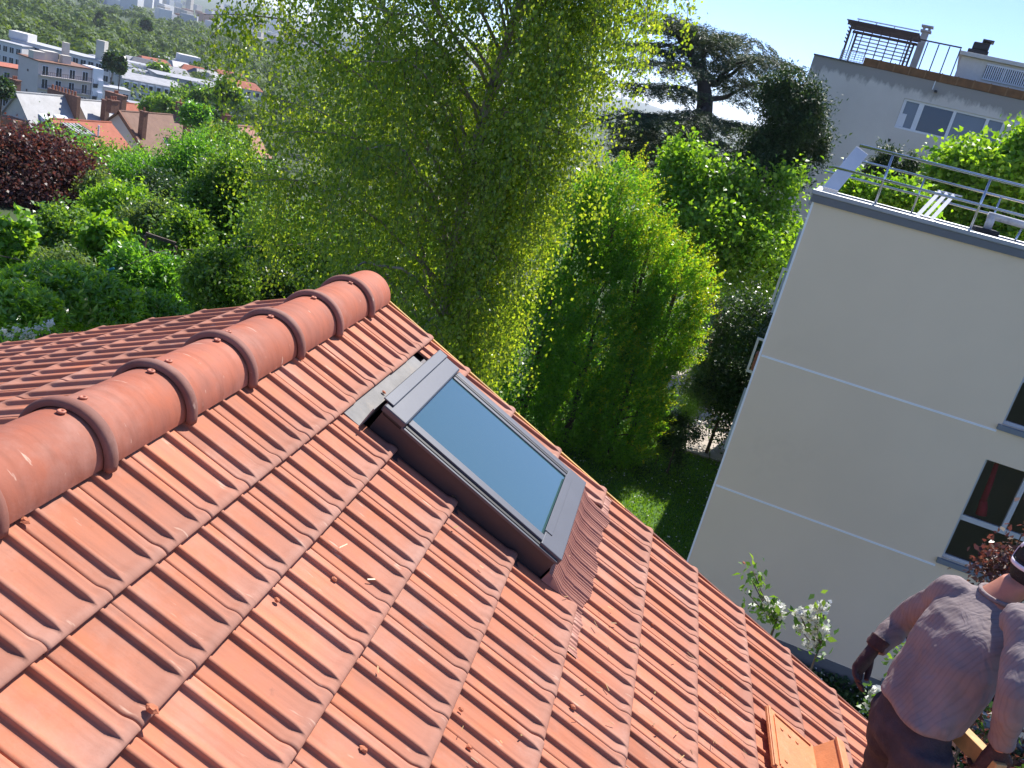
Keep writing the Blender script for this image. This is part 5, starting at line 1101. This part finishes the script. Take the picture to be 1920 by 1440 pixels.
def limb(mb, pts, rad, n=14, sub=5, ripple=0., rp=60.):
    pts = np.asarray(pts, float); k = len(pts); t0 = np.linspace(0,1,k); t1 = np.linspace(0,1,(k-1)*sub+1)
    P = np.stack([np.interp(t1,t0,pts[:,i]) for i in range(3)],1); Rr = np.interp(t1,t0,rad)
    for _ in range(2): P[1:-1] = (P[:-2]+2*P[1:-1]+P[2:])/4
    if ripple: Rr = Rr+ripple*np.sin(t1*rp+.7*np.sin(t1*11))
    mb.tube(P, Rr, n)
def remesh(o, vox, it=6, fac=.5):
    r = o.modifiers.new('remesh', 'REMESH'); r.mode = 'VOXEL'; r.voxel_size = vox; r.use_smooth_shade = True
    s = o.modifiers.new('smooth', 'SMOOTH'); s.iterations = it; s.factor = fac; return o
def crease(o, size, strength):
    tx = bpy.data.textures.new('cloth_folds', 'CLOUDS'); tx.noise_scale = size; tx.noise_depth = 2
    d = o.modifiers.new('folds', 'DISPLACE'); d.texture = tx; d.strength = strength; d.mid_level = .5; d.texture_coords = 'GLOBAL'
m_skin = plain('skin', (.46,.185,.115), .55, .1, 25)
nk, hd_ = pj['neck'], pj['head']; hup = unit(hd_-nk); 
# continuous body (mostly under clothes)
mb = MB()
mb.loft([ring(pj['pelvis']-UPV*.10,.10,.07), ring(pj['pelvis']+UPV*.05,.115,.078), ring(pj['waist'],.12,.085), ring(pj['chest'],.15,.10), ring(nk-UPV*.07,.15,.08), ring(nk,.062,.065), ring(nk+hup*.06,.056,.062), ring(nk+hup*.10+fwd*.01,.06,.07)])
for a, b_, c_, d_ in ((hipL,knL,ankL,footL),(hipR,knR,ankR,footR)): limb(mb, [a,b_,c_,d_+UPV*.05], [.075,.052,.040,.04])
limb(mb, [pj['shL']-lat*.03,pj['elL'],pj['wrL']], [.055,.042,.030]); limb(mb, [pj['shR']+lat*.03,pj['elR'],pj['wrR']], [.055,.042,.030])
hc = hd_+hup*.03
mb.loft([[hc+la*.0+UPV*(.118*math.cos(th))+lat*(.076*math.sin(th)*math.cos(a))+fwd*(.096*math.sin(th)*math.sin(a)) for la in (0,) for a in np.linspace(0,2*math.pi,17)[:-1]] for th in np.linspace(.08,3.05,13)])
mb.loft([ring(hc+fwd*.04-UPV*.07,.045,.05), ring(hc+fwd*.055-UPV*.115,.03,.035)])            # jaw
mb.tube([hc+fwd*.09+UPV*.02, hc+fwd*.112-UPV*.03, hc+fwd*.095-UPV*.035], [.008,.016,.012], 8)     # nose
for s_ in (1,-1): mb.tube([hc+lat*s_*.074-UPV*.035, hc+lat*s_*.086-UPV*.005-fwd*.008, hc+lat*s_*.074+UPV*.028], [.010,.014,.010], 8)   # ears
body = remesh(mb.build('body', m_skin, pr_, True), .011, 4)
for s_ in (1,-1):
    mb = MB(); e = hc+lat*s_*.032+fwd*.083+UPV*.012; mb.loft([[e+np.array([.011*math.sin(th)*math.cos(a), .011*math.sin(th)*math.sin(a), .011*math.cos(th)]) for a in np.linspace(0,6.28,9)[:-1]] for th in np.linspace(.1,3.0,7)]); mb.build('eye', plain('eye_white', (.7,.7,.68), .3) if s_ == 1 else bpy.data.materials['eye_white'], pr_, True)
mb = MB(); mb.box(hc+fwd*.092-UPV*.062, (.044,.008,.010), (lat, fwd, UPV)); mb.build('mouth', plain('lips', (.35,.12,.10), .5), pr_)
# hair on the nape, cap with strap opening
m_hair = plain('dark_hair', (.016,.012,.010), .75, .4, 90, .8, 160)
dome = lambda r, th, a, c0=hc, e=(1,1,1): c0+UPV*(r[2]*math.cos(th))+lat*(r[0]*math.sin(th)*math.cos(a))+fwd*(r[1]*math.sin(th)*math.sin(a))
mb = MB(); mb.loft([[dome((.082,.102,.124),th,a) for a in np.linspace(0,2*math.pi,21)[:-1]] for th in np.linspace(.1,1.55,8)], False)
na = np.linspace(math.pi+.15, 2*math.pi-.15, 15); V = [dome((.0835,.1035,.124),th,a) for th in np.linspace(1.45,2.30,9) for a in na]; mb.grid(V, 9, 15)
o = mb.build('hair', m_hair, pr_, True); sd = o.modifiers.new('thick','SOLIDIFY'); sd.thickness = .006; sd.offset = 1
m_cap = plain('white_cap_cloth', (.74,.71,.78), .85, .06, 12, .3, 120)
mb = MB(); n = 40; ths = np.linspace(.02,1.66,14); V = []; A_ = np.linspace(0,2*math.pi,n+1)[:-1]
for th in ths: V += [dome((.094,.114,.140),th,a) for a in A_]
Fq = []
for i in range(len(ths)-1):
    for j in range(n):
        a = A_[j]; da = abs(((a-1.5*math.pi+math.pi)%(2*math.pi))-math.pi); th = ths[i+1]
        if (da/.55)**2+((th-1.42)/.30)**2 < 1 and th < 1.56: continue        # arched strap opening at the back
        Fq.append((i*n+j, i*n+(j+1)%n, (i+1)*n+(j+1)%n, (i+1)*n+j))
mb.add(V, Fq); cp_ = mb.build('cap', m_cap, pr_, True); sd = cp_.modifiers.new('thick','SOLIDIFY'); sd.thickness = .003
mb = MB(); mb.hexa([hc+fwd*.10+lat*.07+UPV*.02, hc+fwd*.10-lat*.07+UPV*.02, hc+fwd*.185-lat*.05+UPV*.0, hc+fwd*.185+lat*.05+UPV*.0, hc+fwd*.10+lat*.07+UPV*.026, hc+fwd*.10-lat*.07+UPV*.026, hc+fwd*.185-lat*.05+UPV*.006, hc+fwd*.185+lat*.05+UPV*.006]); mb.build('visor', m_cap, cp_)
# ribbed shirt
mt, t, b, out = new_mat('ribbed_shirt'); tc = t.nodes.new('ShaderNodeTexCoord')
n1 = N(t, 'ShaderNodeTexNoise', i_Scale=7., i_Detail=6.); t.links.new(tc.outputs['Object'], n1.inputs['Vector'])
c = ramp(t, n1.outputs[0], [(.3, (.19,.155,.152)), (.7, (.275,.23,.225))]).outputs[0]
mp = t.nodes.new('ShaderNodeMapping'); mp.inputs['Rotation'].default_value = (0, 0, -math.atan2(lat[1], lat[0])); t.links.new(tc.outputs['Object'], mp.inputs[0])
wv = N(t, 'ShaderNodeTexWave', wave_type='BANDS', bands_direction='X', i_Scale=17., i_Distortion=.25, i_Detail=1.); wv.inputs['Detail Scale'].default_value = .6; t.links.new(mp.outputs[0], wv.inputs['Vector'])
c = mixc(t, .16, c, ramp(t, wv.outputs[0], [(.0, (.10,.07,.07)), (.3, (.26,.205,.205))]).outputs[0]); t.links.new(c, b.inputs['Base Color']); b.inputs['Roughness'].default_value = .95; b.inputs['Specular IOR Level'].default_value = .15
bp = N(t, 'ShaderNodeBump', i_Strength=.22, i_Distance=.002); t.links.new(wv.outputs[0], bp.inputs['Height'])
mp2 = t.nodes.new('ShaderNodeMapping'); mp2.inputs['Rotation'].default_value = (.5, .4, .3); mp2.inputs['Scale'].default_value = (1, 1, .35); t.links.new(tc.outputs['Object'], mp2.inputs[0])
n5 = N(t, 'ShaderNodeTexNoise', i_Scale=13., i_Detail=3., i_Distortion=.8); t.links.new(mp2.outputs[0], n5.inputs['Vector'])
bp2 = N(t, 'ShaderNodeBump', i_Strength=.7, i_Distance=.022); t.links.new(n5.outputs[0], bp2.inputs['Height']); t.links.new(bp.outputs[0], bp2.inputs['Normal']); t.links.new(bp2.outputs[0], b.inputs['Normal']); m_shirt = mt
mb = MB(); pe, wa, cs = pj['pelvis'], pj['waist'], pj['chest']
hem = pe+UPV*.005
rings = [(hem, .160,.122), (hem+UPV*.02, .168,.130), (hem+(wa-hem)*.40, .180,.138), (hem+(wa-hem)*.75, .184,.138), (wa+(cs-wa)*.25, .190,.132), (wa+(cs-wa)*.7, .196,.130), (cs+(nk-cs)*.25, .200,.122), (cs+(nk-cs)*.52, .192,.106), (cs+(nk-cs)*.72, .150,.088), (cs+(nk-cs)*.88, .092,.070), (nk+UPV*.0, .066,.066)]
n = 40; RR = []
for i, (c0, w, d) in enumerate(rings):
    r_ = ring(c0, w, d, n=n, sq=2.3)
    for q in range(n):
        a = 2*math.pi*q/n; f = (.006 if i < 5 else .003)*math.sin(a*5+i*1.3)+.004*math.sin(a*9-i*2.1); r_[q] = r_[q]+unit(r_[q]-c0)*f
    RR.append(r_)
mb.loft(RR)
limb(mb, [pj['shL']-lat*.06-UPV*.01, pj['shL']+lat*.0, pj['elL'], pj['wrL']+(pj['elL']-pj['wrL'])*.10], [.070,.072,.060,.044], 16, 9, .0022, 40)
limb(mb, [pj['shR']+lat*.06-UPV*.01, pj['shR'], pj['elR'], pj['wrR']+(pj['elR']-pj['wrR'])*.10], [.070,.072,.060,.044], 16, 9, .0022, 40)
o = remesh(mb.build('shirt', m_shirt, pr_, True), .009, 5); crease(o, .13, .024)
# neckband
mb = MB(); k = 22; mb.tube([nk+UPV*.004+lat*.072*math.cos(a)+fwd*.070*math.sin(a)+fwd*.004 for a in np.linspace(0,2*math.pi,k+1)], .009, 6, False); mb.build('neckband', m_shirt, pr_, True)
# trousers
m_trou = plain('dark_work_trousers', (.058,.047,.056), .9, .35, 9, .4, 120, dirt=((.075,.06,.06), 5, .5, .4), spec=.2)
mb = MB(); mb.loft([ring(hem+UPV*.05,.132,.098), ring(hem-UPV*.01,.145,.106), ring(pe-UPV*.06,.166,.126), ring(pe-UPV*.13,.165,.126), ring(pe-UPV*.17,.150,.115)])
for a, b_, c_ in ((hipL,knL,ankL),(hipR,knR,ankR)): limb(mb, [a-UPV*.01, a+(b_-a)*.45, b_, b_+(c_-b_)*.5, c_+UPV*.0], [.108,.100,.080,.074,.070], 16, 7, .003, 50)
o = remesh(mb.build('trousers', m_trou, pr_, True), .011, 5); crease(o, .09, .026)
for q in (hem+UPV*.005,):
    mb = MB(); k = 26; mb.tube([q+lat*.140*math.cos(a)+fwd*.102*math.sin(a) for a in np.linspace(0,2*math.pi,k+1)], .012, 6, False); mb.build('waistband', m_trou, pr_, True)
# boots
for f_, an in ((footL, ankL), (footR, ankR)):
    mb = MB(); mb.loft([[f_+lat*(w*math.cos(a))+fwd*(o_+l*math.sin(a))+UPV*h for a in np.linspace(0,2*math.pi,15)[:-1]] for h, w, l, o_ in ((.0,.048,.135,.06),(.03,.050,.138,.06),(.06,.047,.12,.05),(.10,.045,.07,.0),(.19,.045,.055,-.01))]); mb.build('boot', plain('work_boot', (.03,.022,.018), .7) if f_ is footL else bpy.data.materials['work_boot'], pr_, True)
# gloved hands: palm plus five bent fingers, closed into one surface
m_glove = plain('maroon_work_glove', (.050,.022,.022), .8, .35, 30, .4, 150, dirt=((.16,.07,.05), 22, .55, .6))
def hand(wr, d, nrm, thumb_side, curl, K=1.16):
    d = unit(d); nrm = unit(nrm-d*(nrm@d)); sd_ = np.cross(d, nrm)*thumb_side       # sd_: towards the thumb
    mb = MB()
    mb.loft([ring(wr-d*.05, .030,.022, la=sd_, fa=nrm), ring(wr, .031,.021, la=sd_, fa=nrm), ring(wr+d*.04, .041,.019, la=sd_, fa=nrm), ring(wr+d*.085, .044,.017, la=sd_, fa=nrm), ring(wr+d*.097, .040,.012, la=sd_, fa=nrm)])
    for i, (o_, L_) in enumerate(((.036,.074),(.0125,.084),(-.0115,.078),(-.0345,.062))):
        p = wr+d*.088+sd_*o_; ang = 0; P = [p-d*.02]; dd = unit(d+sd_*o_*1.2)
        for s_ in range(3):
            P.append(p.copy()); ang += curl*(.55+.18*i/3); p = p+(dd*math.cos(ang)-nrm*math.sin(ang))*L_*(.44,.31,.25)[s_]
        P.append(p); limb(mb, P, [.0102,.0098,.0090,.0083,.0068], 10, 4)
    p = wr+d*.025+sd_*.026; limb(mb, [p, p+d*.028+sd_*.026-nrm*.006, p+d*.056+sd_*.030-nrm*.018, p+d*.076+sd_*.020-nrm*.030], [.0145,.0135,.0115,.0085], 10, 4)
    limb(mb, [wr-d*.055, wr-d*.01], [.037,.034], 14, 2)
    mb.v = [tuple(np.array(wr)+(np.array(q)-wr)*K) for q in mb.v]
    return remesh(mb.build('glove', m_glove, pr_, True), .0036, 2)
hand(pj['wrL'], J(1612,1250,3.62)-pj['wrL'], -fwd*.5+lat*.9, 1, .8)
dR = np.array([.05,.12,-1.0]); hand(pj['wrR'], dR, lat*-.9+fwd*-.2, -1, .85)
# piece of timber in the right hand
wb = pj['wrR']+unit(dR)*.10+lat*.03; ob = thing('timber_offcut', wb, 'short yellow timber offcut held in the right glove', 'timber'); mb = MB(); mb.bar(wb+lat*.16-UPV*.01, wb-lat*.08+UPV*.02, .045, .07); bevel(mb.build('offcut', plain('yellow_timber', (.55,.33,.12), .7, .25, 14), ob), .004)
# ------------------------------------------------------------------ air: even haze over the valley
hz = MB(); hz.box((0, 0, (-280+110)/2), (19600, 19600, 390)); 
hm = bpy.data.materials.new('haze_air'); hm.use_nodes = True; t = hm.node_tree; t.nodes.clear()
out = t.nodes.new('ShaderNodeOutputMaterial'); pv = t.nodes.new('ShaderNodeVolumePrincipled'); pv.inputs['Color'].default_value = (.86,.92,1,1); pv.inputs['Density'].default_value = 0.95e-4; pv.inputs['Anisotropy'].default_value = .3
t.links.new(pv.outputs[0], out.inputs['Volume'])
ho = hz.build('haze', hm); tag(ho, 'pale blue summer haze over the valley', 'haze', kind='stuff')
